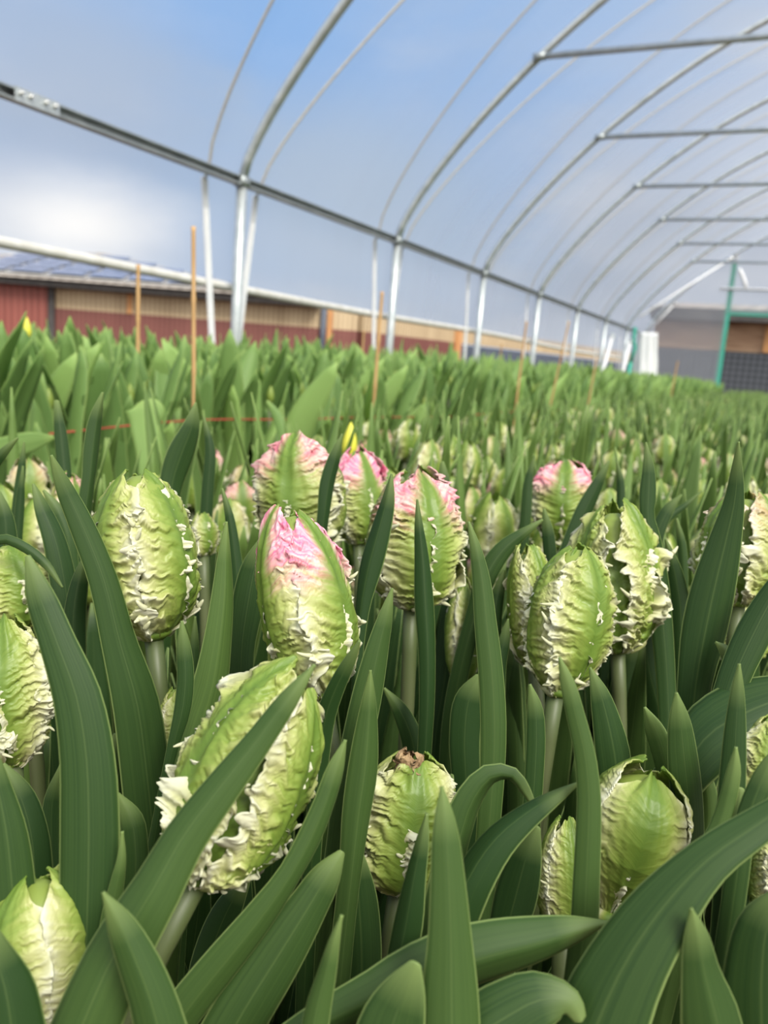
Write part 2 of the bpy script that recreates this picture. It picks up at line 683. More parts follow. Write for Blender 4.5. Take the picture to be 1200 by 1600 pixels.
M_ROOF = ribbed('fibre_cement_roof', (0.20, 0.175, 0.15), (0.36, 0.32, 0.28), 14, 0.85)
M_ROOFEDGE = mat('pale_frame', (0.5, 0.5, 0.5), 0.5)
M_SOLAR = noisy(mat('solar_glass', rough=0.2), (0.13, 0.14, 0.20), (0.21, 0.22, 0.29), 2.0)
M_BRICK = noisy(mat('brown_boards', rough=0.8), (0.26, 0.15, 0.09), (0.48, 0.32, 0.20), 2.5, (0.5, 1, 5))


def mesh_material():
    m = mat('windbreak_mesh', (0.03, 0.034, 0.045), 0.7)
    nt, N, L, b = nodes(m)
    tc = N('ShaderNodeTexCoord')
    mp = N('ShaderNodeMapping')
    mp.inputs['Rotation'].default_value = (0, math.radians(45), 0)
    mp.inputs['Scale'].default_value = (9, 1, 9)
    L(tc.outputs['Object'], mp.inputs[0])
    ck = N('ShaderNodeTexChecker')
    ck.inputs['Scale'].default_value = 1.0
    ck.inputs['Color1'].default_value = (0.03, 0.035, 0.045, 1)
    ck.inputs['Color2'].default_value = (0.075, 0.085, 0.10, 1)
    L(mp.outputs[0], ck.inputs['Vector'])
    L(ck.outputs[0], b.inputs['Base Color'])
    return m


M_MESH = mesh_material()

# ------------------------------------------------------------------ ground
g = MB()
g.add([(-90, -20, 0), (60, -20, 0), (60, 120, 0), (-90, 120, 0)], [(0, 1, 2, 3)])
tag(g.build('floor', M_SOIL), 'bare brown soil floor under the tulip beds', 'ground', kind='structure')

# ------------------------------------------------------------------ the polytunnel
XW = -2.864
XC = 1.1
HALF = [(-2.864, 1.5), (-2.835, 1.6), (-2.74, 1.77), (-2.6, 1.965), (-2.4, 2.205), (-2.2, 2.42), (-1.9, 2.705), (-1.55, 2.99),
        (-1.07, 3.32), (-.61, 3.57), (-.1, 3.79), (.5, 3.96), (1.1, 4.02)]


def catmull(P, n, dense=1.0):
    """smooth curve through the points, chord-length knots; dense > 1 packs the samples towards the end"""
    P = np.asarray(P, float)
    k = len(P)
    h = np.linalg.norm(np.diff(P[:, :min(3, P.shape[1])], axis=0), axis=1) + 1e-9
    s = np.concatenate([[0], np.cumsum(h)])
    d = np.diff(P, axis=0) / h[:, None]
    m = np.empty_like(P)
    m[0], m[-1] = d[0], d[-1]
    for i in range(1, k - 1):
        m[i] = (d[i - 1] * h[i] + d[i] * h[i - 1]) / (h[i] + h[i - 1])
    out = []
    for u in (1 - (1 - np.linspace(0, 1, n)) ** dense) * s[-1]:
        i = min(k - 2, max(0, int(np.searchsorted(s, u, 'right')) - 1))
        t = (u - s[i]) / h[i]
        t2, t3 = t * t, t * t * t
        out.append((2 * t3 - 3 * t2 + 1) * P[i] + (t3 - 2 * t2 + t) * h[i] * m[i] + (-2 * t3 + 3 * t2) * P[i + 1] + (t3 - t2) * h[i] * m[i + 1])
    return np.array(out)


half = catmull(HALF, 40)
ARC = np.vstack([half, np.array([(2 * XC - p[0], p[1]) for p in half[-2::-1]])])
Y0, DY, YEND = 3.892, 2.0, 3.892 + 14
ordinal = ['first', 'second', 'third', 'fourth', 'fifth', 'sixth', 'seventh', 'last']
for k in range(0, 8):
    Y = Y0 + DY * k
    o = empty('tunnel_hoop', (XW, Y, 0))
    if k == 0:
        lb = 'galvanised tunnel hoop nearest the viewer, its leg rising behind the tall bamboo cane'
    elif k == 7:
        lb = 'galvanised end hoop of the tunnel, framing the end film beside the white bundled sheet'
    else:
        lb = '%s galvanised tunnel hoop counted from the near end, with leg and cross tie' % ordinal[k]
    tag(o, lb, 'tunnel hoop', 'hoops of the tunnel')
    m = MB()
    m.tube([(p[0] - XW, 0, p[1]) for p in ARC], 0.026, 12)
    m.build('arch', M_STEEL, o)
    for sx in (0, 2 * (XC - XW)):
        m = MB()
        m.tube([(sx, 0, -0.05), (sx, 0, 0.7), (sx, 0, 1.5)], 0.030, 14)
        m.build('leg', M_STEEL, o)
        m = MB()
        m.box((sx - 0.034, -0.034, 1.475), (sx + 0.034, 0.034, 1.525))
        m.build('clamp', M_STEELD, o)
    if k < 7:
        m = MB()
        xt = -1.885
        m.tube([(xt - XW, -0.05, 2.705), (2 * XC - xt - XW, -0.05, 2.705)], 0.022, 10)
        m.build('cross_tie', M_STEEL, o)
        for xx in (xt, 2 * XC - xt):
            m = MB()
            m.tube([(xx - XW - 0.02, -0.05, 2.705), (xx - XW + 0.06, -0.05, 2.705)], 0.027, 10)
            m.build('tie_bracket', M_STEELD, o)

for sx, lb in ((XW, 'long galvanised hip rail joining the hoop legs along the tulip bed'), (2 * XC - XW, 'galvanised hip rail along the far side of the tunnel')):
    o = empty('hip_rail', (sx, 0, 1.5))
    tag(o, lb, 'rail', 'rails of the tunnel')
    m = MB()
    y0, y1 = -1.0, YEND
    sg = 1 if sx < 0 else -1
    # open channel profile, mouth facing in
    m.box((-0.024, y0, 0.016), (0.024, y1, 0.023))
    m.box((-0.024, y0, -0.023), (0.024, y1, -0.016))
    m.box((-0.024 * 1, y0, -0.016), (-0.016, y1, 0.016)) if sg > 0 else m.box((0.016, y0, -0.016), (0.024, y1, 0.016))
    m.build('channel', M_STEELD, o, smooth=False)
    if sx < 0:
        m = MB()
        m.box((0.0245, 2.385, -0.026), (0.031, 2.60, 0.026))
        sp_ = m.build('splice_plate', M_STEEL, o, smooth=False)
        for yy in (2.41, 2.455, 2.53, 2.575):
            m = MB()
            m.tube([(0.031, yy, 0.006), (0.042, yy, 0.006)], 0.011, 6)
            m.tube([(0.042, yy, 0.006), (0.052, yy, 0.006)], 0.006, 8)
            m.build('bolt', M_BOLT, sp_, smooth=False)

for sx, lb in ((XW - 0.10, 'pale roll-up tube of the side vent, running low along the barn side'), (2 * XC - XW + 0.10, 'pale roll-up vent tube on the far side of the tunnel')):
    o = empty('vent_tube', (sx, 0, 0.945))
    tag(o, lb, 'vent tube', 'roll-up vent tubes')
    m = MB()
    ys = np.linspace(-1, YEND, 40)
    m.tube([(0.006 * math.sin(y * 1.7), y, 0.010 * math.sin(y * 0.9)) for y in ys], 0.024, 12)
    m.build('rolled_film', M_TUBE, o)
    m = MB()
    m.tube([(0, YEND, 0), (0, YEND + 0.12, 0)], 0.014, 10)
    m.build('crank_end', M_STEEL, o)

# film: roof and side curtains, then the end wall
m = MB()
OUT = 0.035
prof = [(XW - 0.10, 0.945), (XW - 0.075, 1.2), (XW - 0.055, 1.47)]
for i, p in enumerate(ARC):
    a, b_ = ARC[max(0, i - 1)], ARC[min(len(ARC) - 1, i + 1)]
    t = (b_ - a) / np.linalg.norm(b_ - a)
    prof.append((p[0] - t[1] * OUT, p[1] + t[0] * OUT))
prof += [(2 * XC - x, z) for x, z in prof[2::-1]]
ys = np.linspace(-1.0, YEND, 39)
v, f = [], []
for y in ys:
    ph = ((y - Y0) / DY) % 1.0
    sag = 0.018 * math.sin(math.pi * ph)
    for i, (x, z) in enumerate(prof):
        s = sag if 3 < i < len(prof) - 4 else 0
        v.append((x + (XC - x) * s * 0.4, y, z - s * 0.5))
n = len(prof)
for j in range(len(ys) - 1):
    for i in range(n - 1):
        f.append((j * n + i, j * n + i + 1, (j + 1) * n + i + 1, (j + 1) * n + i))
m.add(v, f)
tag(m.build('ceiling', M_FILM), 'clear polythene film stretched over the hoops', 'tunnel film', kind='structure')

XD = -1.34                                    # green door post
m = MB()
pl = [p for p in ARC if p[0] <= XD]
zt = float(np.interp(XD, ARC[:40, 0], ARC[:40, 1]))
m.add([(XW, YEND, 0.02), (XD, YEND, 0.02), (XD, YEND, zt)] + [(p[0], YEND, p[1]) for p in pl[::-1]], [tuple(range(3 + len(pl)))])
up = [p for p in ARC if XD < p[0] < 2 * XC - XD]
m.add([(XD, YEND, 2.0), (2 * XC - XD, YEND, 2.0)] + [(2 * XC - XD, YEND, zt)] + [(p[0], YEND, p[1]) for p in up[::-1]] + [(XD, YEND, zt)], [tuple(range(4 + len(up)))])
m.add([(2 * XC - v_[0], v_[1], v_[2]) for v_ in [(XW, YEND, 0.02), (XD, YEND, 0.02), (XD, YEND, zt)] + [(p[0], YEND, p[1]) for p in pl[::-1]]], [tuple(range(3 + len(pl)))])
tag(m.build('wall_end', M_FILM2, smooth=False), 'hazy polythene film closing the far end of the tunnel', 'end film', kind='structure')

o = empty('door_frame', (XD, YEND + 0.05, 0))
tag(o, 'green painted frame of the open doorway at the far end of the tunnel', 'door frame')
for sx, lab in ((0, None), (2 * (XC - XD), None)):
    m = MB()
    m.box((sx - 0.045, -0.045, 0), (sx + 0.045, 0.045, zt - 0.15))
    m.build('jamb', M_GREEN, o, smooth=False)
m = MB()
m.box((0.045, -0.04, 1.97), (2 * (XC - XD) - 0.045, 0.04, 2.04))
tag(m.build('header', M_GREEN, o, smooth=False))
m = MB()
m.tube([(-0.2, -0.06, 2.47), (2 * (XC - XD), -0.06, 2.47)], 0.028, 10)
tag(m.build('transom', M_STRAP, o), 'white transom pipe')
m = MB()
m.tube([(0.0, 0, zt - 0.16), (0.02, 0, zt - 0.02)], 0.04, 8)
m.tube([(0.10, -0.05, 2.85), (0.16, -0.05, 2.75), (0.24, -0.05, 2.6), (0.27, -0.05, 2.48)], 0.035, 8)
m.build('gathered_film', M_SHEET, o)

o = empty('corner_post', (XW + 0.16, 16.25, 0))
tag(o, 'slim green post standing beside the white bundled sheet at the far corner', 'post')
m = MB()
m.tube([(-0.10, 0, 0), (-0.09, 0, 0.9)], 0.04, 10)
m.build('lower_tube', M_GREEN, o)
m = MB()
m.tube([(-0.09, 0, 0.9), (-0.04, 0, 1.18), (-0.09, 0, 1.3), (-0.085, 0, 1.55)], 0.036, 10)
m.build('upper_tube', M_GREEN, o)

m = MB()
vv, ff = [], []
nz, na = 22, 44
for i in range(nz):
    t = i / (nz - 1)
    for j in range(na):
        a = 2 * math.pi * j / na
        r = 0.19 + 0.03 * math.sin(3 * a + 2 * t) + 0.02 * math.sin(8 * a + 5 * t) + 0.012 * math.sin(15 * a - 7 * t)
        r *= 0.9 * (0.95 + 0.25 * math.sin(math.pi * min(1, t * 1.1))) if t < 0.93 else 0.82
        vv.append((r * 1.05 * math.cos(a) - 0.02 * t, 0.6 * r * math.sin(a), 0.02 + 1.46 * t))
for i in range(nz - 1):
    for j in range(na):
        ff.append((i * na + j, i * na + (j + 1) % na, (i + 1) * na + (j + 1) % na, (i + 1) * na + j))
ff.append(tuple((nz - 1) * na + j for j in range(na)))
ff.append(tuple(reversed(range(na))))
m.add(vv, ff)
o = m.build('bundled_sheet', M_SHEET)
o.location = (-2.58, 16.55, 0)
tag(o, 'white plastic sheeting gathered in a bundle at the far corner of the tunnel', 'plastic sheet')

for a, b_, lb in (((-2.78, YEND - 0.10, 1.56), (-2.33, YEND - 0.10, 2.15), 'short white corner brace on the end hoop above the bundled sheet'),
                  ((-2.70, YEND - 1.9, 1.72), (-1.42, YEND - 0.08, 3.03), 'long thin white brace running up to the head of the green door post')):
    a, b_ = np.array(a), np.array(b_)
    o = empty('corner_brace', a)
    tag(o, lb, 'brace', 'braces at the end of the tunnel')
    m = MB()
    m.tube([(0, 0, 0), (b_ - a) * 0.5, b_ - a], 0.019, 10)
    m.build('bar', M_STRAP, o)
    m = MB()
    m.tube([(b_ - a) * 0.985, (b_ - a) * 1.02], 0.045, 10)
    m.build('end_fitting', M_BOLT, o)
for ya, yb, lb in ((13.2, 14.1, 'white slanting strut against the leg of the sixth hoop'), (15.0, 15.8, 'white slanting strut against the leg of the seventh hoop')):
    o = empty('side_strut', (XW + 0.09, ya, 0))
    tag(o, lb, 'strut', 'slanting struts by the end legs')
    m = MB()
    m.tube([(0, 0, 0), (0, (yb - ya) * 0.5, 0.62), (0, yb - ya, 1.25)], 0.028, 10)
    m.build('bar', M_STRAP, o)
    m = MB()
    m.tube([(0, yb - ya - 0.02, 1.24), (0, yb - ya + 0.03, 1.28)], 0.04, 10)
    m.build('end_fitting', M_STEEL, o)

# ropes over the film, white webbing below the hip rail
sl = np.concatenate([[0], np.cumsum(np.linalg.norm(np.diff(ARC, axis=0), axis=1))])
for k in range(-1, 7):
    Y = Y0 + DY * k
    for sg in (-1, 1):
        o = empty('film_rope', (XW - 0.07, Y, 0))
        where = 'before' if sg < 0 else 'after'
        nm = 'the nearest hoop' if k == 0 else ('the hoop just out of view' if k < 0 else 'the %s hoop' % ordinal[k])
        tag(o, 'beige film rope on white webbing, just %s %s' % (where, nm), 'rope', 'ropes holding the film down')
        m = MB()
        b0, b1 = 0.04, 0.235
        P0, P1 = np.array((0, sg * b0, 0.02)), np.array((0, sg * b1, 1.47))
        w = 0.023
        m.add([P0 + (0.004, -w, 0), P0 + (0.004, w, 0), P1 + (0.004, w, 0), P1 + (0.004, -w, 0), P0 + (-0.004, -w, 0), P0 + (-0.004, w, 0), P1 + (-0.004, w, 0), P1 + (-0.004, -w, 0)],
              [(0, 1, 2, 3), (7, 6, 5, 4), (0, 4, 5, 1), (1, 5, 6, 2), (2, 6, 7, 3), (3, 7, 4, 0)])
        m.build('webbing', M_STRAP, o, smooth=False)
        m = MB()
        pts = [(0, sg * b1, 1.46)]
        for i in range(0, len(ARC)):
            a, b_ = ARC[max(0, i - 1)], ARC[min(len(ARC) - 1, i + 1)]
            t = (b_ - a) / np.linalg.norm(b_ - a)
            s = min(sl[i], sl[-1] - sl[i])
            pts.append((ARC[i][0] - t[1] * (OUT + 0.012) - (XW - 0.07), sg * (b1 + 0.19 * s * (1 - 0.09 * s)), ARC[i][1] + t[0] * (OUT + 0.012)))
        m.tube(pts, 0.0085, 6)
        m.build('rope', M_ROPE, o)

# ------------------------------------------------------------------ buildings beyond the tunnel
Fh = -R[:2, 2] / np.linalg.norm(R[:2, 2])
Rh = np.array([Fh[1], -Fh[0]])
DB = 35.5


def wall_uz(px, py, dist=DB):
    d = R @ np.array([(px - 600) / F, -(py - 800) / F, -1.0])
    t = dist / (d[:2] @ Fh)
    p = EYE + d * t
    return float(p[:2] @ Rh), float(p[2])


barn = empty('barn', (*(Fh * DB), 0), math.atan2(Rh[1], Rh[0]))
tag(barn, 'long low barn with oxide red and tan ribbed walls under a solar roof', 'barn')
uL, uE = wall_uz(-420, 460)[0], wall_uz(560, 490)[0]
uM = uE
zt_, zm_, ze_ = 2.52, 1.70, 2.80
b = MB()
b.box((uL, 0, zm_), (uE, 0.3, zt_))
b.build('upper_cladding', M_TAN, barn, False)
b = MB()
b.box((uL, -0.02, 0), (uM, 0.3, zm_))
b.build('lower_cladding', M_RED, barn, False)
b = MB()
b.box((uL - 0.3, -0.7, zt_ + 0.02), (wall_uz(500, 480)[0], 0.3, ze_))
b.build('fascia', M_DARK, barn, False)
u0, u1 = wall_uz(-60, 450)[0], wall_uz(76, 452)[0]
b = MB()
b.box((u0, -0.16, 0.1), (u1, -0.03, 2.58))
b.build('sliding_door', M_DOORRED, barn, False)
b = MB()
b.box((u1 + 0.02, -0.12, 0), (u1 + 0.28, -0.02, zt_))
b.build('door_post', M_DARK, barn, False)
for px, mt_, nm in ((203, M_TIMBER, 'timber_trim'), (517, M_TIMBER, 'timber_trim')):
    u = wall_uz(px, 480)[0]
    b = MB()
    b.box((u - 0.1, -0.08, 0 if px > 300 else zm_), (u + 0.1, 0.0, zt_))
    b.build(nm, mt_, barn, False)
u = wall_uz(507, 480)[0]
b = MB()
b.tube([(u, -0.16, 0), (u, -0.16, 1.3), (u, -0.16, zt_ + 0.1)], 0.12, 10)
b.build('downpipe', M_GREY, barn)
ua = wall_uz(72, 410)[0]
er = wall_uz(470, 470)[0]
el = 2 * ua - er
AP = np.array((ua, 6.5, 4.75))
EL, ER, ED = np.array((el, -0.9, ze_)), np.array((er, -0.9, ze_)), 13.9
b = MB()
b.add([EL, ER, (er, ED, ze_), (el, ED, ze_), AP], [(0, 1, 4), (1, 2, 4), (2, 3, 4), (3, 0, 4), (3, 2, 1, 0)])
b.build('roof', M_ROOF, barn, False)
# rows of solar panels lying on the front slope, stepped in along the hips
up_ = AP - np.array((ua, -0.9, ze_))
sl_ = np.linalg.norm(up_)
up_ /= sl_
nrm = np.cross(np.array((1.0, 0, 0)), up_)
rows, pw_, gap = 6, 1.55, 0.10
rh = (sl_ - 0.6) / (rows + 0.4)
for r_ in range(rows):
    s0 = 0.35 + r_ * rh
    s1 = s0 + rh - 0.09
    hw_ = (er - ua) * (1 - s1 / sl_) - 0.35
    cnt = int(2 * hw_ / (pw_ + gap))
    for c in range(cnt):
        x0 = ua + hw_ - (c + 1) * (pw_ + gap)
        if x0 + pw_ < wall_uz(-40, 420)[0]:
            continue
        q = [np.array((x0 + dx, -0.9, ze_)) + up_ * s for dx, s in ((0, s0), (pw_, s0), (pw_, s1), (0, s1))]
        lo, hi = [p + nrm * 0.04 for p in q], [p + nrm * 0.10 for p in q]
        b = MB()
        b.add(lo + hi, [(3, 2, 1, 0), (4, 5, 6, 7), (0, 1, 5, 4), (1, 2, 6, 5), (2, 3, 7, 6), (3, 0, 4, 7)])
        ins = [p + nrm * 0.104 + (sum(hi) / 4 - p) * 0.05 for p in hi]
        b.add(ins, [(0, 1, 2, 3)], mi=1)
        b.build('solar_panel', [M_ROOFEDGE, M_SOLAR], barn, False)

# a second range running away from the barn's end
pa = np.array(at(548, 800, 1.0)[:2])
pd_ = np.array(at(985, 800, 1.0)[:2])
pa = pa / (pa @ Fh) * (DB + 0.2)
pd_ = pd_ / (pd_ @ Fh) * 66.0
wl = float(np.linalg.norm(pd_ - pa))
wing = empty('outbuilding', (pa[0], pa[1], 0), math.atan2(pd_[1] - pa[1], pd_[0] - pa[0]))
tag(wing, 'long low outbuilding of tan boards over red and slate panels, running on from the barn', 'outbuilding')


def wing_u(px):
    d = at(px, 800, 1.0)[:2]
    e_ = (pd_ - pa) / wl
    A_ = np.array([[d[0], -e_[0]], [d[1], -e_[1]]])
    return float(np.linalg.solve(A_, pa)[1])


um = wing_u(690)
b = MB()
b.box((0, 0, 1.70), (wl, 0.3, 2.45))
b.build('upper_cladding', M_TAN, wing, False)
b = MB()
b.box((0, -0.02, 0), (um, 0.3, 1.70))
b.build('red_cladding', M_RED, wing, False)
b = MB()
b.box((um, -0.06, 0), (wl, 0.3, 1.62))
b.build('slate_panel', M_GREY, wing, False)
b = MB()
b.box((um - 0.25, -0.14, 0), (um + 0.25, 0, 2.45))
b.build('timber_trim', M_TIMBER, wing, False)
shed = empty('packing_shed', (1.0, 24.0, 0))
tag(shed, 'brown boarded shed behind dark mesh, seen through the far doorway', 'shed')
b = MB()
b.box((-4.6, 0, 1.5), (6, 0.3, 2.25))
b.build('boarded_wall', M_BRICK, shed, False)
b = MB()
b.box((-4.6, -0.08, 0), (6, 0.3, 1.5))
b.build('windbreak', M_MESH, shed, False)
b = MB()
b.box((-4.7, -0.5, 2.25), (6, 0.3, 2.55))
b.build('eave', M_DARK, shed, False)
b = MB()
b.add([(-4.7, -0.5, 2.55), (6, -0.5, 2.55), (6, 5, 3.15), (-4.7, 5, 3.15), (6, 5, 2.5), (-4.7, 5, 2.5)], [(0, 1, 2, 3), (3, 2, 4, 5), (0, 5, 4, 1), (0, 3, 5), (1, 4, 2)])
b.build('roof', M_ROOF, shed, False)
b = MB()
b.box((-1.8, -0.10, 1.52), (-1.4, -0.02, 2.24))
b.box((-0.9, -0.10, 1.52), (0.2, -0.02, 2.24))
b.build('timber_shutter', M_TIMBER, shed, False)

# ------------------------------------------------------------------ canes and string along the far bed
XS = -1.15
canes = [(1.45, 0.0, 0.845, 0.0052, -0.030, 'tall bamboo cane rising well above the leafy bed, before the nearest hoop leg'),
         (1.75, -0.45, 0.80, 0.006, -0.012, 'short bamboo cane half sunk in the leafy bed, beside the tallest cane'),
         (2.28, 0.0, 0.80, 0.006, 0.004, 'bamboo cane standing before the second hoop leg, behind the pink tipped tulips'),
         (3.74, 0.0, 0.82, 0.0058, 0.02, 'bamboo cane at the bed edge between the third and fourth hoop legs'),
         (4.2, 0.0, 0.86, 0.005, 0.10, 'slanting thin bamboo cane just beyond the fourth hoop leg'),
         (3.9, -0.9, 0.74, 0.006, 0.0, 'little bamboo cane tip beside the third hoop leg'),
         (5.2, -0.6, 0.76, 0.006, 0.03, 'little bamboo cane tip beside the fourth hoop leg'),
         (5.2, 0.0, 0.70, 0.0062, 0.05, 'leaning bamboo cane low in the leaves before the white struts'),
         (9.2, 0.0, 0.81, 0.009, 0.05, 'distant bamboo cane before the hazy end film')]
for y, dx, h, r, lean, lb in canes:
    o = empty('bamboo_cane', (XS + dx, y, 0))
    tag(o, lb, 'cane', 'bamboo canes in the leafy bed')
    m = MB()
    pts, rr = [], []
    nn = 7
    for i in range(nn):
        t = i / (nn - 1)
        for dt, kx in ((-0.012, 1.0), (0.0, 1.22), (0.012, 1.0)):
            q = min(1, max(0, t + dt))
            pts.append((lean * 0.9 * q, lean * 0.45 * q, -0.05 + (h + 0.05) * q))
            rr.append(r * kx * (1 - 0.15 * q))
    m.tube(pts[1:-1], rr[1:-1], 8)
    m.build('culm', M_CANE, o)
m = MB()
pts = []
for y, z in ((1.06, 0.424), (1.45, 0.436), (1.85, 0.425), (2.28, 0.418), (3.0, 0.40), (3.74, 0.40), (4.5, 0.39), (5.2, 0.39), (9.2, 0.40)):
    pts.append((XS - 0.03, y, z))
m.tube(catmull(pts, 60), 0.0019, 6)
tag(m.build('bed_string', M_STRING), 'red string stretched along the edge of the leafy bed from cane to cane', 'string')


# ------------------------------------------------------------------ plant shapes
def leaf_geo(P, W, Nrm, fold=0.3, wave=0.0, m=7, thick=0.0011, seed=0):
    """closed leaf blade: P midline from base to tip, W widths, Nrm outward face directions, fold = depth of the V"""
    k = len(P)
    T = np.gradient(P, axis=0)
    T /= np.linalg.norm(T, axis=1)[:, None] + 1e-12
    v, uv = [], []
    s = np.linspace(-1, 1, m)
    L = np.concatenate([[0], np.cumsum(np.linalg.norm(np.diff(P, axis=0), axis=1))])
    L /= L[-1]
    rs = random.Random(seed)
    p1, p2, f1 = rs.uniform(0, 6), rs.uniform(0, 6), rs.uniform(2.5, 5)
    for i in range(k):
        n = Nrm[i] - T[i] * (T[i] @ Nrm[i])
        n /= np.linalg.norm(n) + 1e-12
        side = np.cross(T[i], n)
        h = W[i] * 0.5
        ring = []
        for sj in s:
            a = abs(sj)
            wv = wave * h * a * a * math.sin(f1 * 2 * math.pi * L[i] + (p1 if sj < 0 else p2))
            off = -fold * h * (a ** 1.25) + wv
            x = sj * h * math.sqrt(max(0.2, 1 - (fold * 0.75) ** 2))
            ring.append((P[i] + side * x + n * off, sj))
        for q, sj in ring:
            v.append(q + n * thick * 0.5 * (1 - 0.6 * sj * sj))
            uv.append((sj, L[i]))
        for q, sj in ring[::-1]:
            v.append(q - n * thick * 0.5 * (1 - 0.6 * sj * sj))
            uv.append((sj, L[i]))
    c = 2 * m
    f = []
    for i in range(k - 1):
        for j in range(c):
            f.append((i * c + j, i * c + (j + 1) % c, (i + 1) * c + (j + 1) % c, (i + 1) * c + j))
    f.append(tuple(reversed(range(c))))
    f.append(tuple((k - 1) * c + j for j in range(c)))
    return np.array(v), f, np.array(uv)


PV = [0, .04, .10, .20, .36, .52, .66, .78, .88, .95, 1.0]
PR = [.22, .50, .74, .92, 1.0, .98, .89, .74, .55, .38, .20]


def ridged(x):
    return 1 - 2 * np.abs(((x + 0.5) % 1.0) - 0.5) * 1.0


def petal_geo(Lb, Rb, phi0, inner, nu, nv, seed, horns=6, ruffle=1.0, close=1.0, hwk=1.0, peak=0.36, lobe=1.0):
    """one parrot petal on an egg-shaped bud whose axis is local z, angle 0 faces local +x:
    smooth green midrib, barbed folds towards ragged, lobed, partly out-turned margins"""
    rs = np.random.RandomState(seed)
    u = np.sign(np.linspace(-1, 1, nu)) * np.abs(np.linspace(-1, 1, nu)) ** 0.8
    vv = np.linspace(0, 1, nv)
    U, V = np.meshgrid(u, vv)
    A = np.abs(U)
    left = U < 0

    def noise(q, k):
        o = np.zeros_like(q)
        for i in range(4):
            o += np.sin(q * k * (1 + i * 0.73) + rs.uniform(0, 6.28)) / (1 + i * 0.5)
        return o / 2.5

    def two(q, k):
        return np.where(left, noise(q, k), noise(q, k * 1.07))
    ln = Lb * (rs.uniform(0.90, 1.0) if not inner else rs.uniform(0.88, 0.97))
    Vt = V * (1 - 0.13 * A ** 2.4)
    sh = math.log(0.36) / math.log(peak)
    Vp = np.clip(Vt, 1e-4, 1) ** sh
    z = Vt * ln
    r = Rb * np.interp(Vp, PV, PR) * (0.84 if inner else 1.0)
    cl = 1 + (close - 1) * (0.25 if inner else 1.0)
    r = r * np.where(Vt > 0.6, 1 + (cl - 1) * (Vt - 0.6) / 0.4, 1)
    hw = np.interp(Vt, [0, .08, .25, .6, .85, 1], [56, 60, 62, 61, 64, 54]) * math.pi / 180 * (0.95 if inner else 1.0) * hwk
    r = r + Rb * (0 if inner else rs.uniform(-0.03, 0.11)) * np.clip(Vt - 0.25, 0, 1) * ruffle
    # the margins wander
    wand = 1 + 0.10 * ruffle * two(V, 6.5) + 0.05 * ruffle * two(V, 15)
    Fq = min(15.0, nv / 4.5) + rs.uniform(-1.5, 1.5)
    warp = noise(V, 7) * 0.7 + noise(V * 0.8 + A, 6) * 0.5 + 0.15 * noise(A * 3 + V * 2, 9)
    ph = Fq * (Vt - 0.17 * A ** 0.6) + warp + np.where(left, 0.0, 40.37)

    def folds(q, a, na):
        """irregular folds: random heights on a grid of phase by distance from the midrib, smoothly joined"""
        T_ = rs.rand(260, na + 2)
        T_[:, 1:] = 0.55 * T_[:, 1:] + 0.45 * T_[:, :-1]
        q = q + 30
        i0 = np.floor(q).astype(int) % 258
        t = q - np.floor(q)
        t = t * t * (3 - 2 * t)
        b_ = np.clip(a, 0, 0.999) * na
        j0 = np.floor(b_).astype(int)
        w = b_ - j0
        w = w * w * (3 - 2 * w)
        return (T_[i0, j0] * (1 - t) + T_[i0 + 1, j0] * t) * (1 - w) + (T_[i0, j0 + 1] * (1 - t) + T_[i0 + 1, j0 + 1] * t) * w
    f1 = folds(ph * 3.3, A, 3)
    f2 = folds(ph * 1.6, A, 2)
    f3 = folds(ph * 5.6, A, 4)
    ridge = np.clip(0.60 * f1 + 0.34 * f2 + 0.24 * f3 * A, 0, 1.2)
    ridge = np.clip((ridge - 0.25) / 0.55, 0, 1.2)
    env = np.clip((A - 0.12 - 0.10 * two(V, 5)) / 0.60, 0, 1) ** 1.0
    amp = 0.80 + 0.45 * np.clip(two(V, 7) + 0.5 * noise(A * 1.5 + V, 5), -1, 1)
    r = r + Rb * 0.24 * ruffle * env * (ridge - 0.42) * amp
    r = r + Rb * 0.045 * ruffle * noise(V + U * 0.4, 5.5) + Rb * 0.014 * noise(U * 2 + V, 13)
    # margins lift and roll outwards in places
    lift = np.clip(0.25 + 1.1 * two(V, 4.6), -0.3, 1.3) * np.interp(V, [0, .12, .8, 1], [0.1, 1, 1, .5])
    r = r + Rb * 0.22 * ruffle * (A ** 5) * lift
    r = r - Rb * 0.035 * np.exp(-(A / 0.09) ** 2) + Rb * 0.015 * np.exp(-((A - 0.16) / 0.06) ** 2)
    # folds run out into blunt finger lobes, few of them long
    fe = folds(ph * 1.5 + 9.0, 0 * A, 1)
    tooth = np.clip((fe - 0.42) / 0.5, 0, 1) * np.clip(0.45 + 0.9 * two(V, 11), 0.06, 1.5) * np.interp(V, [0, .08, .9, 1], [0, 1, 1, .4])
    tip = np.clip((A - 0.78) / 0.22, 0, 1) ** 1.5
    phi = phi0 + U * hw * wand + np.sign(U) * tip * 0.26 * ruffle * lobe * tooth
    r = r + Rb * 0.15 * ruffle * lobe * tip * tooth * np.where(left, rs.uniform(0.2, 1.0), rs.uniform(0.2, 1.0))
    z = z + ln * tip * tooth * 0.03 * two(V, 9) * ruffle
    z = z + ln * 0.012 * ruffle * env * noise(Vt * 1.3 + U, 14) + ln * 0.03 * np.clip((Vt - 0.75) / 0.25, 0, 1) * noise(U, 5.5)
    X = r * np.cos(phi)
    Yc = r * np.sin(phi)
    verts = np.stack([X, Yc, z], -1).reshape(-1, 3)
    # u of the map carries how far the blade has faded from green midrib to cream margin
    fade = np.clip(0.98 * A ** 1.2 + 0.30 * env * (ridge - 0.45) + 0.05 * noise(V + U, 6), 0, 1.0)
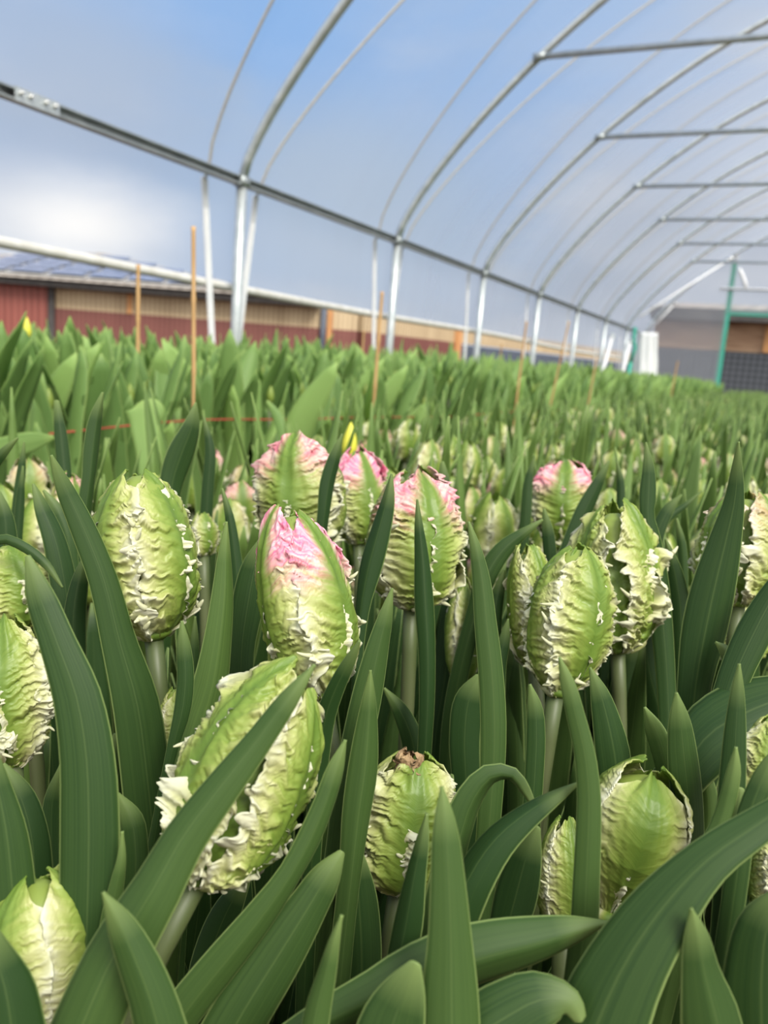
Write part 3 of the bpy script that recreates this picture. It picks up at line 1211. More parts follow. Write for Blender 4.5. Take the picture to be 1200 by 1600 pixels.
    uv = np.stack([np.where(left, -1, 1) * fade, Vt], -1).reshape(-1, 2)
    f = []
    for i in range(nv - 1):
        for j in range(nu - 1):
            f.append((i * nu + j, i * nu + j + 1, (i + 1) * nu + j + 1, (i + 1) * nu + j))
    mb = MB()
    tn = float(rs.uniform(0, 1))
    mb.add(verts, f, uv, tint=tn)
    G = verts.reshape(nv, nu, 3)
    for sd_ in (0, nu - 1):
        sg = -1 if sd_ == 0 else 1
        for h in range(horns):
            if rs.rand() < 0.4:
                continue
            i = int(np.clip((0.12 + 0.8 * (h + rs.uniform(-.5, .5)) / max(1, horns)) * nv, 2, nv - 3))
            p = G[i, sd_]
            rad = np.array([p[0], p[1], 0])
            rad /= np.linalg.norm(rad) + 1e-9
            tan = np.array([-rad[1], rad[0], 0]) * sg
            l_ = Rb * rs.uniform(0.12, 0.30)
            d1 = tan * rs.uniform(0.3, 1.0) + rad * rs.uniform(0.3, 0.8) + np.array([0, 0, rs.uniform(-0.4, 0.5)])
            d1 /= np.linalg.norm(d1)
            bend = np.array([0, 0, 1.0]) * rs.uniform(-0.4, 0.9) + tan * rs.uniform(-.7, .5)
            pts = [p - (rad + tan) * Rb * 0.04 + d1 * l_ * t + bend * l_ * 0.6 * t * t for t in np.linspace(0, 1, 6)]
            r0 = Rb * rs.uniform(0.035, 0.06)
            c0 = mb.n
            mb.tube(pts, [r0 * .9, r0 * 1.1, r0, r0 * .85, r0 * .65, r0 * .3], 7)
            mb.uv[-1] = np.tile([[0.95, Vt[i, sd_]]], (mb.n - c0, 1))
            mb.tint[-1] = np.full(mb.n - c0, tn)
    return mb


def bud_frame(base, tip, view):
    ax = tip - base
    Lb = np.linalg.norm(ax)
    ax = ax / Lb
    x = view - ax * (ax @ view)
    x /= np.linalg.norm(x)
    y = np.cross(ax, x)
    Mx = Matrix.Identity(4)
    for i in range(3):
        Mx[i][0], Mx[i][1], Mx[i][2], Mx[i][3] = x[i], y[i], ax[i], base[i]
    return Mx, Lb


def squeeze(d):
    return d if d >= 0.3 else 0.3 - (0.3 - d) * 0.6


def parse(spec):
    """'x,y,w x,y,w ...' tip first"""
    return [tuple(float(q) for q in p.split(',')) for p in spec.split()]


def hero_leaf(plant, spec, d0, d1=None, roll=0.0, fold=0.28, tint=0.0, wave=0.05, foot=None, ground=True, pale=False):
    """a blade that shows from the tip through the listed points, then runs on down to the plant's foot"""
    pts = parse(spec)
    d1 = d0 if d1 is None else d1
    d0, d1 = squeeze(d0), squeeze(d1)
    P, W = [], []
    for i, (x, y, w) in enumerate(pts):
        d = d0 + (d1 - d0) * i / (len(pts) - 1)
        P.append(at(x, y, d))
        W.append(w * d / F / max(0.45, math.cos(math.radians(roll))))
    if ground:
        last, prev = P[-1], P[-2]
        fx, fy = foot
        if last[2] > 0.06:
            a = np.array([fx, fy, 0.0])
            tl = (last - prev) / np.linalg.norm(last - prev)
            tl = tl + np.array([0, 0, -0.45])
            nx = last + tl / np.linalg.norm(tl) * min(0.06, last[2] * 0.3)
            nx[2] = max(nx[2], 0.05)
            mid = nx * 0.45 + a * 0.55
            P += [nx, mid, np.array([fx, fy, 0.012])]
            W += [W[-1] * 1.0, W[-1] * 0.9, max(0.010, W[-1] * 0.5)]
    P, W = np.array(P)[::-1], np.array(W)[::-1]
    Q = catmull(np.hstack([P, W[:, None]]), 52, 1.7)
    # denser at the tip so that it closes in a rounded point
    C, wd = Q[:, :3], np.maximum(Q[:, 3], 0.0012)
    wd[-1] = min(wd[-1], 0.0016)
    root = np.array(plant.location)
    cr, sr = math.cos(math.radians(roll)), math.sin(math.radians(roll))
    T = np.gradient(C, axis=0)
    T /= np.linalg.norm(T, axis=1)[:, None]
    N = []
    for i in range(len(C)):
        w = EYE - C[i]
        w = w - T[i] * (T[i] @ w)
        w /= np.linalg.norm(w) + 1e-9
        N.append(w * cr + np.cross(T[i], w) * sr)
    v, f, uv = leaf_geo(C - root, wd, np.array(N), fold, wave, 9, 0.0012, rng.randrange(9999))
    mb = MB().add(v, f, uv, tint=tint + rng.uniform(-0.12, 0.12))
    return mb.build('leaf', M_LEAFB if pale else M_LEAF, plant)


HERO_XY = []


def hero_stem(plant, base, axis, foot, r=0.0043):
    root = np.array(plant.location)
    p = [np.array([foot[0], foot[1], 0.0]), np.array([foot[0], foot[1], 0.0]) * 0.5 + (base - axis * 0.09) * 0.5, base - axis * 0.05, base + axis * 0.004]
    c = catmull(p, 16) - root
    rr = np.interp(np.linspace(0, 1, 16), [0, .8, 1], [r * 1.15, r, r * 1.1])
    return MB().tube(c, rr, 12).build('stem', M_STEM, plant)


def hero_bud(plant, base_px, tip_px, depth, dtip, wpx, spin, pink, seed, horns=5, ruffle=1.0, close=1.0, gap=1.0, res=1.0, inner_out=1.0, peak=0.38, lobe=1.0):
    base = at(*base_px, squeeze(depth))
    tip = at(*tip_px, squeeze(depth) + dtip)
    c = (base + tip) / 2
    view = EYE - c
    view /= np.linalg.norm(view)
    Mx, Lb = bud_frame(base, tip, view)
    Rb = wpx * squeeze(depth) / F / 2 / 1.08
    root = np.array(plant.location)
    Ml = Matrix.Translation(-Vector(root)) @ Mx
    nu, nv = int(48 * res), int(200 * res)
    core = MB()
    for i in range(3):
        pm = petal_geo(Lb * 0.965, Rb * inner_out, math.radians(spin + 60 + 120 * i), True, nu, nv, seed * 31 + i, horns // 2, ruffle * 0.9, close, 1.0, peak, lobe)
        core.add(np.vstack(pm.v), pm.f, np.vstack(pm.uv), tint=np.concatenate(pm.tint))
    core.tube([(0, 0, -0.001), (0, 0, Lb * 0.03), (0, 0, Lb * 0.07)], [Rb * 0.2, Rb * 0.42, Rb * 0.3], 14)
    c0 = core.n
    tq = np.linspace(0, 1, 14)
    core.tube([(0, 0, Lb * (0.05 + 0.85 * q)) for q in tq], [Rb * 0.74 * float(np.interp((0.05 + 0.85 * q) ** (math.log(0.36) / math.log(peak)), PV, PR)) * (1 if q < 1 else .3) for q in tq], 16)
    core.uv[-1] = np.tile([[0.34, 0.5]], (core.n - c0, 1))
    bud = core.build('flower_bud', M_PETAL, plant)
    bud.matrix_local = Ml
    bud['pink'] = float(pink)
    for i in range(3):
        pm = petal_geo(Lb, Rb, math.radians(spin + 120 * i), False, nu, nv, seed * 57 + 7 + i, horns, ruffle, close, gap, peak, lobe)
        pt = pm.build('petal', M_PETAL, bud)
        sm = pt.modifiers.new('thickness', 'SOLIDIFY')
        sm.thickness = 0.0007
        sm.offset = -1
        pt['pink'] = float(pink)
    return base, (tip - base) / Lb, bud


# ------------------------------------------------------------------ the tulips that stand nearest, one by one
# (label, foot pixel and depth, bud or None, leaves)
def proto_leaf(az, lean, h, w, curl, seed, pale, k=14, m=5):
    """local blade from the foot: az azimuth, lean outward reach, h tip height"""
    d = np.array([math.cos(az), math.sin(az), 0])
    ctrl = [np.array([0, 0, 0.01]), d * lean * 0.25 + [0, 0, h * 0.35], d * lean * 0.62 + [0, 0, h * 0.72], d * lean * (1.0 + curl) + [0, 0, h]]
    ws = [w * 0.55, w * 0.95, w * 0.9, 0.003]
    Q = catmull(np.hstack([np.array(ctrl), np.array(ws)[:, None]]), k)
    wd = np.maximum(Q[:, 3], 0.002)
    tt = np.linspace(0, 1, k)
    wd = np.maximum(0.002, w * np.interp(tt, [0, .15, .4, .62, .8, .92, 1], [.55, .8, 1, .95, .7, .36, .03]))
    if pale:
        wd = np.maximum(0.003, w * np.interp(tt, [0, .15, .4, .62, .8, .9, .96, 1], [.55, .75, .98, 1, .86, .62, .36, .04]))
    N = np.tile(d * 1.0 + [0, 0, 0.15], (k, 1))
    if pale:
        tw = random.Random(seed * 3 + 1)
        a0, a1 = tw.uniform(-.7, .7), tw.uniform(-1.1, 1.1)
        e_ = np.array([-math.sin(az), math.cos(az), 0])
        N = np.array([d * math.cos(a0 + a1 * t) + e_ * math.sin(a0 + a1 * t) + [0, 0, 0.15] for t in tt])
    return leaf_geo(Q[:, :3], wd, N, -0.35 if seed % 3 else 0.1, 0.10, m, 0.0014, seed)


HEROES = []


def tulip(label, bud=None, leaves=(), foot=None, cat='tulip', group=None):
    if bud is not None:
        b0 = at(*bud['base'], squeeze(bud['d']))
        t0 = at(*bud['tip'], squeeze(bud['d']) + bud.get('dtip', 0))
        ax = (t0 - b0) / np.linalg.norm(t0 - b0)
        fx, fy = b0[0] - ax[0] * 0.06, b0[1] - ax[1] * 0.06
    else:
        sp0 = parse(leaves[0][0])[-1]
        p = at(sp0[0], sp0[1], squeeze(leaves[0][1].get('d1', leaves[0][1]['d0'])))
        fx, fy = p[0], p[1]
    if foot is not None:
        fx, fy = fx + foot[0], fy + foot[1]
    o = empty('tulip', (fx, fy, 0))
    tag(o, label, cat, group)
    HERO_XY.append((fx, fy))
    if bud is not None:
        kw = {k: v_ for k, v_ in bud.items() if k not in ('base', 'tip', 'd', 'dtip', 'w', 'spin', 'pink', 'seed')}
        bs, ax, bo = hero_bud(o, bud['base'], bud['tip'], bud['d'], bud.get('dtip', 0), bud['w'], bud['spin'], bud.get('pink', 0), bud['seed'], **kw)
        hero_stem(o, bs, ax, (fx, fy), 0.0042)
    for sp, kw in leaves:
        hero_leaf(o, sp, foot=(fx, fy), **kw)
    return o


def lf(spec, d0, d1=None, **k):
    k['d0'] = d0
    if d1 is not None:
        k['d1'] = d1
    return (spec, k)


G1 = 'parrot tulips standing nearest'
tulip('tulip with fat pale green bud split by a ruffled seam, behind a long arching leaf',
      dict(base=(240, 997), tip=(212, 716), d=.40, w=172, spin=-68, seed=1, peak=.42),
      [lf('80,711,4 98,755,24 128,820,38 160,900,44 186,1000,54 214,1100,72 228,1200,76', .36, .38, fold=.2, roll=10),
       lf('284,970,4 287,1010,22 290,1060,27 285,1110,27 272,1160,20', .34)])
tulip('tulip with tall green and cream bud flushed bright pink at the top',
      dict(base=(502, 1088), tip=(448, 776), d=.37, w=158, spin=55, pink=1.25, seed=2, close=1.12),
      [lf('613,919,3 604,960,22 592,1010,36 577,1080,48 562,1150,50 545,1230,46 535,1300,44', .345, fold=.35, roll=15, tint=.15),
       lf('562,1001,3 545,1035,20 525,1075,28 510,1115,32 500,1170,34 495,1240,30', .315, .33, fold=.3),
       lf('412,843,14 400,880,40 388,940,52 378,1010,42 376,1080,40', .44, tint=-.1)])
tulip('tulip with wide ruffled cream bud and soft pink top, crossed by a narrow upright leaf',
      dict(base=(642, 950), tip=(650, 724), d=.49, w=158, spin=26, pink=.8, seed=3, close=1.12),
      [lf('652,780,3 655,820,14 660,870,24 664,937,32 668,1012,29 668,1100,26 665,1160,24', .44, fold=.45, roll=12),
       lf('712,900,25 703,980,45 695,1060,54 682,1140,50 676,1200,44', .56),
       lf('612,740,3 605,780,22 592,830,34 578,880,38 566,940,26 560,1000,18 556,1060,16', .43, fold=.5, roll=-18)])
tulip('tulip with ragged green bud streaked cream and pink, behind the brightest pink bud',
      dict(base=(478, 862), tip=(468, 674), d=.62, w=142, spin=-22, pink=.75, seed=4, close=1.1),
      [lf('535,678,3 524,715,20 513,755,24 507,800,20', .55, fold=.4, roll=20), lf('691,721,6 693,750,20 693,790,24 690,830,24', .62)])
tulip('blurred tulip with pink topped bud between the ragged bud and the wide ruffled bud',
      dict(base=(560, 850), tip=(558, 694), d=.72, w=92, spin=30, pink=1.3, seed=5, close=1.12, res=.7), [])
tulip('tulip with smooth lime bud split by a cream frilled seam, foremost of the clustered three',
      dict(base=(868, 1086), tip=(908, 834), d=.44, w=138, spin=44, seed=6, peak=.46),
      [lf('828,1069,4 836,1105,24 838,1150,30 836,1200,30 832,1260,30', .36, roll=10)])
tulip('tulip with deeply ruffled green bud edged in white teeth, rear one of the clustered three',
      dict(base=(965, 1018), tip=(958, 778), d=.50, w=142, spin=62, seed=7, gap=.78, ruffle=1.35, inner_out=1.12),
      [lf('985,1000,36 978,1060,44 965,1130,40 955,1180,40', .54), lf('1005,960,14 1008,1000,34 1015,1050,42 1030,1110,40 1040,1170,36', .55)])
tulip('tulip with slim curled green bud beside the foremost of the clustered three',
      dict(base=(836, 1046), tip=(822, 846), d=.49, w=78, spin=48, seed=8, close=1.2),
      [lf('848,812,4 825,828,14 790,855,28 762,895,34 745,950,30', .52), lf('788,890,4 780,920,18 772,960,26 770,1010,26', .50),
       lf('794,967,3 788,1000,18 780,1035,24 778,1080,24', .45), lf('800,1005,16 803,1060,34 805,1120,36 808,1170,34', .52, tint=.3)])
tulip('tulip with feathered green bud and one pink petal edge, alone before the blurred rows',
      dict(base=(872, 856), tip=(884, 711), d=.76, w=100, spin=2, pink=.9, seed=9, res=.8, close=1.1, peak=.5),
      [lf('952,720,3 935,755,18 915,795,26 898,835,26', .66, roll=20), lf('850,795,4 855,825,18 859,860,21 860,900,22', .56),
       lf('836,712,3 826,750,14 822,800,18', .74), lf('964,721,3 969,750,12 970,790,14', .72)])
tulip('tulip with cream and pale green ruffled bud half hidden by the widest upright leaf',
      dict(base=(1152, 945), tip=(1168, 762), d=.50, w=138, spin=62, pink=.25, seed=10, gap=.85, close=1.1, inner_out=1.05),
      [lf('1154,690,3 1152,730,16 1148,780,30 1135,840,48 1117,915,66 1101,990,68 1088,1060,54 1080,1130,46', .38, .40, fold=.22, roll=12),
       lf('1262,850,6 1215,920,40 1180,985,54 1150,1050,50 1130,1110,46', .37), lf('1118,1003,3 1135,1018,20 1148,1045,26 1150,1080,24', .385, roll=25)])
tulip('tulip whose ruffled bud shows low behind the half hidden cream bud',
      dict(base=(1152, 1040), tip=(1166, 880), d=.56, w=100, spin=55, seed=11, res=.7), [])
tulip('tulip with plain green feathered bud cut by the frame, above the fringed bud',
      dict(base=(30, 985), tip=(8, 838), d=.47, w=118, spin=18, seed=12),
      [lf('52,756,4 65,790,22 85,840,34 97,890,40 105,940,40', .46, roll=15), lf('136,861,3 125,900,24 116,950,34 115,1020,36 118,1080,34', .42, fold=.45, roll=-15),
       lf('98,918,3 70,880,14 40,856,16 0,842,16 -20,850,16', .44)])
tulip('tulip with white fringed cream bud cut by the frame, beside the tall broad leaf',
      dict(base=(20, 1196), tip=(8, 958), d=.38, w=128, spin=-12, seed=13, ruffle=1.4, horns=8),
      [lf('5,1193,6 30,1240,40 48,1300,52 55,1370,55', .31), lf('95,1195,4 82,1250,26 80,1310,28 90,1400,30', .33)])
tulip('leaning tulip with the largest cream green bud, crossed by a broad diagonal leaf',
      dict(base=(305, 1378), tip=(478, 1030), d=.28, dtip=.015, w=218, spin=66, seed=14, ruffle=1.25, horns=7, gap=.9),
      [lf('492,1038,4 455,1085,30 400,1160,46 345,1230,60 285,1310,72 240,1390,84 185,1480,100 130,1600,110', .225, .195, fold=.4, roll=-14, tint=.2),
       lf('540,1156,4 526,1200,26 508,1255,33 485,1310,38 455,1365,38 410,1430,50 350,1505,60 290,1580,64', .265, .25, fold=.35, roll=20, tint=.25)])
tulip('tulip with squat white ruffled bud and a withered brown tip',
      dict(base=(622, 1392), tip=(652, 1172), d=.36, w=166, spin=8, seed=15, ruffle=1.1, close=1.12),
      [lf('667,1271,3 660,1310,20 648,1370,34 636,1440,48 622,1510,48 610,1570,40', .265, fold=.4, roll=-15),
       lf('579,1047,3 578,1090,22 575,1140,38 570,1200,50 560,1270,48 552,1340,40', .325, fold=.45, roll=18, tint=.35)])
tulip('tulip with smooth lime bud and white curled tip, behind the broad sweeping leaf',
      dict(base=(948, 1436), tip=(1024, 1190), d=.34, w=165, spin=14, seed=16, ruffle=.42, horns=2, close=1.05, peak=.6, lobe=.5),
      [lf('874,1027,4 886,1065,22 900,1120,29 914,1180,33 920,1240,37 919,1310,40 916,1380,42 913,1450,44 905,1520,45', .26, fold=.2, tint=.4),
       lf('1057,1082,4 1062,1120,30 1068,1180,46 1075,1250,50 1078,1330,48 1075,1420,44', .345, fold=.3, roll=15, tint=.2)])
tulip('tulip with small closed dark lime bud beside the lime bud with curled tip',
      dict(base=(880, 1452), tip=(886, 1272), d=.345, w=96, spin=25, seed=17, ruffle=.5, horns=3), [])
tulip('tulip with smooth folded lime bud cut by the bottom corner of the frame',
      dict(base=(75, 1625), tip=(56, 1350), d=.27, w=185, spin=-55, seed=18, ruffle=.42, horns=1, close=1.1, lobe=.4, peak=.5),
      [lf('161,1394,4 185,1440,40 212,1500,62 238,1570,74 255,1640,85', .18, fold=.4, roll=-10, tint=.1),
       lf('191,1299,4 190,1340,14 183,1380,22 175,1420,28 165,1480,30', .255, tint=.3),
       lf('-20,1440,14 -8,1490,50 8,1545,84 20,1620,100', .18)])
tulip('tulip with a pale bud mostly hidden behind upright leaves, above the largest bud',
      dict(base=(272, 1215), tip=(278, 1062), d=.40, w=80, spin=20, seed=19, res=.8, ruffle=.7, horns=3),
      [lf('354,815,4 352,870,22 350,930,36 343,1000,46 330,1080,58 308,1150,62 295,1220,56', .36, fold=.45, roll=18, tint=.5),
       lf('305,963,3 304,1000,13 303,1050,16 300,1110,18', .39)])
tulip('tulip with a yellow green bud at the frame edge, behind the tall pointed leaf',
      dict(base=(1185, 1290), tip=(1215, 1105), d=.32, w=100, spin=10, seed=20, ruffle=.8, horns=4),
      [lf('1215,1165,5 1195,1210,30 1175,1260,36 1160,1310,36 1150,1380,36', .262), lf('1155,1037,4 1153,1080,20 1150,1130,31 1147,1190,38 1143,1260,42 1140,1340,42', .305, roll=10)])
tulip('tulip with a ruffled bud at the frame edge, low beneath the broad sweeping leaf',
      dict(base=(1205, 1432), tip=(1212, 1272), d=.30, w=88, spin=50, seed=21, horns=5),
      [lf('1155,1230,14 1154,1280,34 1152,1340,40 1148,1420,42 1145,1500,42', .30), lf('1230,1390,20 1200,1445,80 1190,1520,110 1190,1620,120', .225, fold=.2)])
tulip('tulip bud seen as a thin cream green strip behind the narrow upright leaf',
      dict(base=(722, 1068), tip=(722, 896), d=.54, w=60, spin=40, seed=22, res=.6, horns=3, ruffle=.6), [])
tulip('blurred tulip bud between two narrow leaves, behind the long arching leaf',
      dict(base=(105, 850), tip=(112, 735), d=.66, w=58, spin=30, pink=.6, seed=23, res=.6, horns=4), [])
tulip('small blurred pale tulip bud between the arching leaf and the frilled seam bud',
      dict(base=(318, 870), tip=(316, 797), d=.66, w=46, spin=30, seed=24, res=.5, horns=3), [])
# tulips of which only leaves show
tulip('tulip showing one tall broad upright leaf, before the white fringed bud',
      None, [lf('43,868,8 62,930,42 88,1000,54 120,1090,72 135,1180,82 139,1280,90 138,1380,90 135,1480,85', .27, .26, fold=.18, roll=-8, tint=.1),
             lf('184,1240,6 205,1280,36 212,1330,40 210,1400,40', .31), lf('-15,1160,10 -5,1220,35 10,1300,60 20,1400,70 25,1480,70', .26, tint=.2)])
tulip('tulip showing a small light leaf with a fine tip, at the bottom of the frame',
      None, [lf('534,1430,4 522,1470,18 510,1520,30 495,1580,42 485,1640,48', .2, tint=.35, fold=.35, roll=-12),
             lf('650,1503,16 636,1540,60 614,1600,104 600,1660,118', .19, tint=.1, fold=.2)])
tulip('tulip showing a broad shaded leaf leaning under the largest bud',
      None, [lf('535,1330,10 515,1362,42 480,1420,64 430,1500,84 380,1580,92', .275, .26, fold=.25, roll=10, tint=.1)])
tulip('tulip showing one tall pointed leaf straight in front of the withered tip bud',
      None, [lf('690,1229,3 694,1265,26 697,1310,44 701,1383,57 704,1467,71 705,1560,92 706,1650,100', .2, .19, fold=.3, roll=8, tint=.2)])
tulip('tulip showing a leaf lying level across the bottom of the frame',
      None, [lf('951,1441,4 900,1456,42 840,1474,70 770,1492,88 700,1512,94 640,1530,80 590,1556,70 500,1600,56', .235, .225, fold=.5, roll=22, tint=.2),
             lf('908,1596,20 890,1566,44 850,1562,80 790,1590,104 720,1640,110', .2, fold=.2, tint=.15)])
tulip('tulip showing the broadest leaf of all, sweeping up across the lower corner',
      None, [lf('1290,1215,4 1240,1250,36 1190,1285,52 1105,1345,68 1035,1420,96 975,1510,120 930,1610,140 900,1700,130', .21, .2, fold=.15, roll=-12, tint=.1),
             lf('1080,1419,3 1090,1460,36 1100,1520,60 1120,1600,96 1130,1660,104', .19, fold=.42, roll=22, tint=.05)])
tulip('tulip showing a short bright leaf beside the smooth lime bud with curled tip',
      None, [lf('1150,1167,4 1147,1200,20 1138,1245,26 1125,1290,30 1105,1330,30 1090,1380,30', .27, tint=.4)])
tulip('tulip showing two pale leaves flanking the tall leaf behind the curled tip bud',
      None, [lf('1007,1105,4 1022,1140,30 1035,1180,34 1045,1230,30 1050,1290,30', .36, tint=.4, roll=-15), lf('1092,1185,4 1105,1230,26 1108,1280,26 1100,1330,24', .36, tint=.5)])
tulip('tulip showing a leaf folded over at its tip, beside the withered tip bud',
      None, [lf('838,1268,4 818,1235,18 800,1212,22 770,1212,32 740,1246,44 720,1300,50 705,1360,50', .305, fold=.5, roll=30, tint=.1),
             lf('904,1223,4 870,1242,22 825,1270,40 775,1312,56 735,1370,66 710,1430,66', .275, fold=.45, roll=-25, tint=.05), lf('838,1290,14 822,1340,50 806,1400,68 790,1460,60', .31)])
tulip('tulip showing one long straight leaf beside the foremost of the clustered three',
      None, [lf('732,815,4 742,850,16 752,900,28 760,975,36 768,1050,40 772,1130,42 770,1210,40 765,1280,38', .36, fold=.3, roll=12, tint=.35),
             lf('750,1055,12 734,1090,44 726,1150,50 728,1220,46', .43)])
tulip('tulip showing a tall twisted leaf rising behind the clustered three buds',
      None, [lf('1009,691,3 1014,730,18 1013,775,26 1012,805,22 1018,840,30 1027,900,36 1036,980,34 1042,1060,30 1045,1140,28', .5, fold=.3, roll=18, tint=.15),
             lf('1040,842,3 1052,885,22 1062,940,30 1065,1000,26', .51), lf('1065,773,3 1045,795,18 1030,825,22 1020,870,22', .62), lf('1097,767,2 1070,790,9 1048,806,12 1030,830,12', .66),
             lf('1057,810,4 1065,850,14 1068,890,14 1068,930,14', .6)])
tulip('tulip showing a broad dark leaf arching level below the widest upright leaf',
      None, [lf('1300,1055,20 1230,1088,80 1170,1112,110 1112,1145,104 1068,1200,80', .36, fold=.15, roll=-20)])
tulip('tulip showing a narrow folded leaf rising above the frilled seam bud',
      None, [lf('161,613,4 152,650,20 145,700,26 140,750,22 133,800,25 128,860,25', .55, fold=.5, roll=20, tint=.1), lf('88,625,8 95,680,20 100,730,22 105,790,20', .66)])
tulip('tulip showing a broad pointed leaf with a pale rim, behind the frilled seam bud',
      None, [lf('306,629,3 300,665,26 283,710,42 270,750,38 265,800,26 262,860,24', .6, fold=.2, roll=20), lf('318,650,4 328,700,16 325,760,20 322,810,20', .68)])
tulip('tulip showing slim blurred leaves at the frame edge, above the plain feathered bud',
      None, [lf('28,684,3 12,700,12 -10,725,20 -30,760,20', .55), lf('38,690,3 33,740,14 25,800,14 22,850,14', .64), lf('36,728,3 32,780,13 28,840,14', .6), lf('-5,765,8 8,810,26 10,850,34 12,900,30', .5),
             lf('68,766,4 88,795,20 105,835,25 110,880,25', .5)])
tulip('tulip showing one slim leaf behind the frilled seam bud, beside the pink flushed bud',
      None, [lf('347,763,4 358,805,14 366,860,20 372,920,24 374,980,24', .5)])
tulip('tulip showing a shaded leaf between the clustered three and the broad dark leaf',
      None, [lf('922,1043,3 938,1085,30 950,1130,45 960,1180,55 965,1240,50', .365, roll=15)])
tulip('tulip showing broad shaded leaves low behind the withered tip bud',
      None, [lf('558,1325,14 560,1390,54 565,1480,65 565,1560,60', .34), lf('600,1075,4 625,1110,26 645,1160,36 650,1220,40', .46)])
tulip('tulip showing a shaded leaf low behind the largest bud',
      None, [lf('386,1368,16 352,1430,48 326,1500,55 310,1570,50', .34)])
# pale leaves and yellow buds half lost in the blur
tulip('blurred tulip showing a pale blunt leaf standing before the red string',
      None, [lf('222,626,16 225,632,44 227,660,46 231,700,38 234,740,34', 1.35, fold=.1, tint=.6, pale=True)])
tulip('blurred tulip showing a pale leaf bent level at the frame edge, below the red string',
      None, [lf('84,683,6 50,690,30 10,700,36 -40,716,36 -70,740,30', 1.25, fold=.1, tint=.6, pale=True)])
tulip('blurred tulip showing a slender pale leaf curving over the red string',
      None, [lf('417,626,4 430,645,14 441,672,17 447,705,15 450,740,14', 1.35, fold=.15, tint=.6, pale=True)])
for px_, py_, d_, lb in ((42, 500, 2.15, 'tulip with a small yellow bud above the tall leafy bed'), (548, 668, 1.25, 'blurred tulip with a bright yellow bud behind the pink topped buds')):
    p = at(px_, py_, d_)
    o = empty('budding_tulip', (p[0], p[1], 0))
    tag(o, lb, 'tulip')
    m = MB()
    hh = p[2] - 0.05
    m.tube([(0, 0, hh + t * 0.058) for t in np.linspace(0, 1, 9)], [0.004, .009, .0115, .012, .011, .0095, .007, .004, .001], 12)
    m.build('flower_bud', M_YELLOW, o)
    MB().tube([(0, 0, 0), (0.003, 0, hh * .5), (0, 0, hh + 0.003)], 0.004, 8).build('stem', M_STEM, o)
    for q in range(3):
        v, f, uv = proto_leaf(0.7 + 2.1 * q, 0.09, hh * (0.8 + 0.08 * q), 0.05, 0.1, 17 + q, True)
        MB().add(v, f, uv, tint=0.5).build('leaf', M_LEAFB, o)
# the withered tip
wt = None
for o in list(COL.objects):
    if o.get('label', '').startswith('tulip with squat white'):
        p = at(640, 1190, 0.352) - np.array(o.location)
        m = MB()
        for q in range(4):
            pm = petal_geo(0.014, 0.0052, 1.6 * q, q % 2 == 1, 18, 26, 71 + q, 0, 2.2, 1.8, 0.8)
            m.add(np.vstack(pm.v) + p + np.array([0, 0, -0.008]), pm.f, np.vstack(pm.uv))
        tag(m.build('withered_tip', M_BROWN, o), 'shrivelled brown petal tip')


# ------------------------------------------------------------------ tulips of the two beds, copied
def make_flowering(i, detail):
    rs = random.Random(100 + i)
    h = rs.uniform(0.345, 0.385) if i % 7 not in (3, 6) else rs.uniform(0.29, 0.33)
    Lb, Rb = rs.uniform(0.064, 0.082), rs.uniform(0.018, 0.0235)
    tx, ty = rs.uniform(-.02, .02), rs.uniform(-.02, .02)
    parts = []
    stem_m = MB().tube(catmull([(0, 0, 0), (tx * .3, ty * .3, h * .5), (tx, ty, h + 0.004)], 6), 0.0042, 8 if detail else 4)
    parts.append(('stem', stem_m, M_STEM))
    bud = MB()
    nu, nv = (17, 30) if detail else (5, 7)
    sp = rs.uniform(0, 120)
    for q in range(6):
        inner = q % 2 == 1
        pm = petal_geo(Lb * (.96 if inner else 1), Rb, math.radians(sp + 60 * q), inner, nu, nv, 900 + i * 10 + q, 5 if detail else 0, 1.1, 1.0)
        bud.add(np.vstack(pm.v) + [tx, ty, h], pm.f, np.vstack(pm.uv), tint=np.concatenate(pm.tint))
    parts.append(('flower_bud', bud, M_PETAL))
    a0 = rs.uniform(0, 6.28)
    nl = rs.choice((3, 4, 4))
    for q in range(nl):
        lh = rs.uniform(0.38, 0.51) if q else rs.uniform(0.47, 0.54)
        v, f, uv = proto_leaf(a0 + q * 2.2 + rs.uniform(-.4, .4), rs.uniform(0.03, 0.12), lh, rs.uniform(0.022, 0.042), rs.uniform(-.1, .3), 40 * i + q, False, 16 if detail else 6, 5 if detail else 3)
        parts.append(('leaf', MB().add(v, f, uv, tint=rs.uniform(0.5, 1.3)), M_LEAF))  # tint runs above the near leaves, painting the stronger sunlight of these rows into colour
    return parts


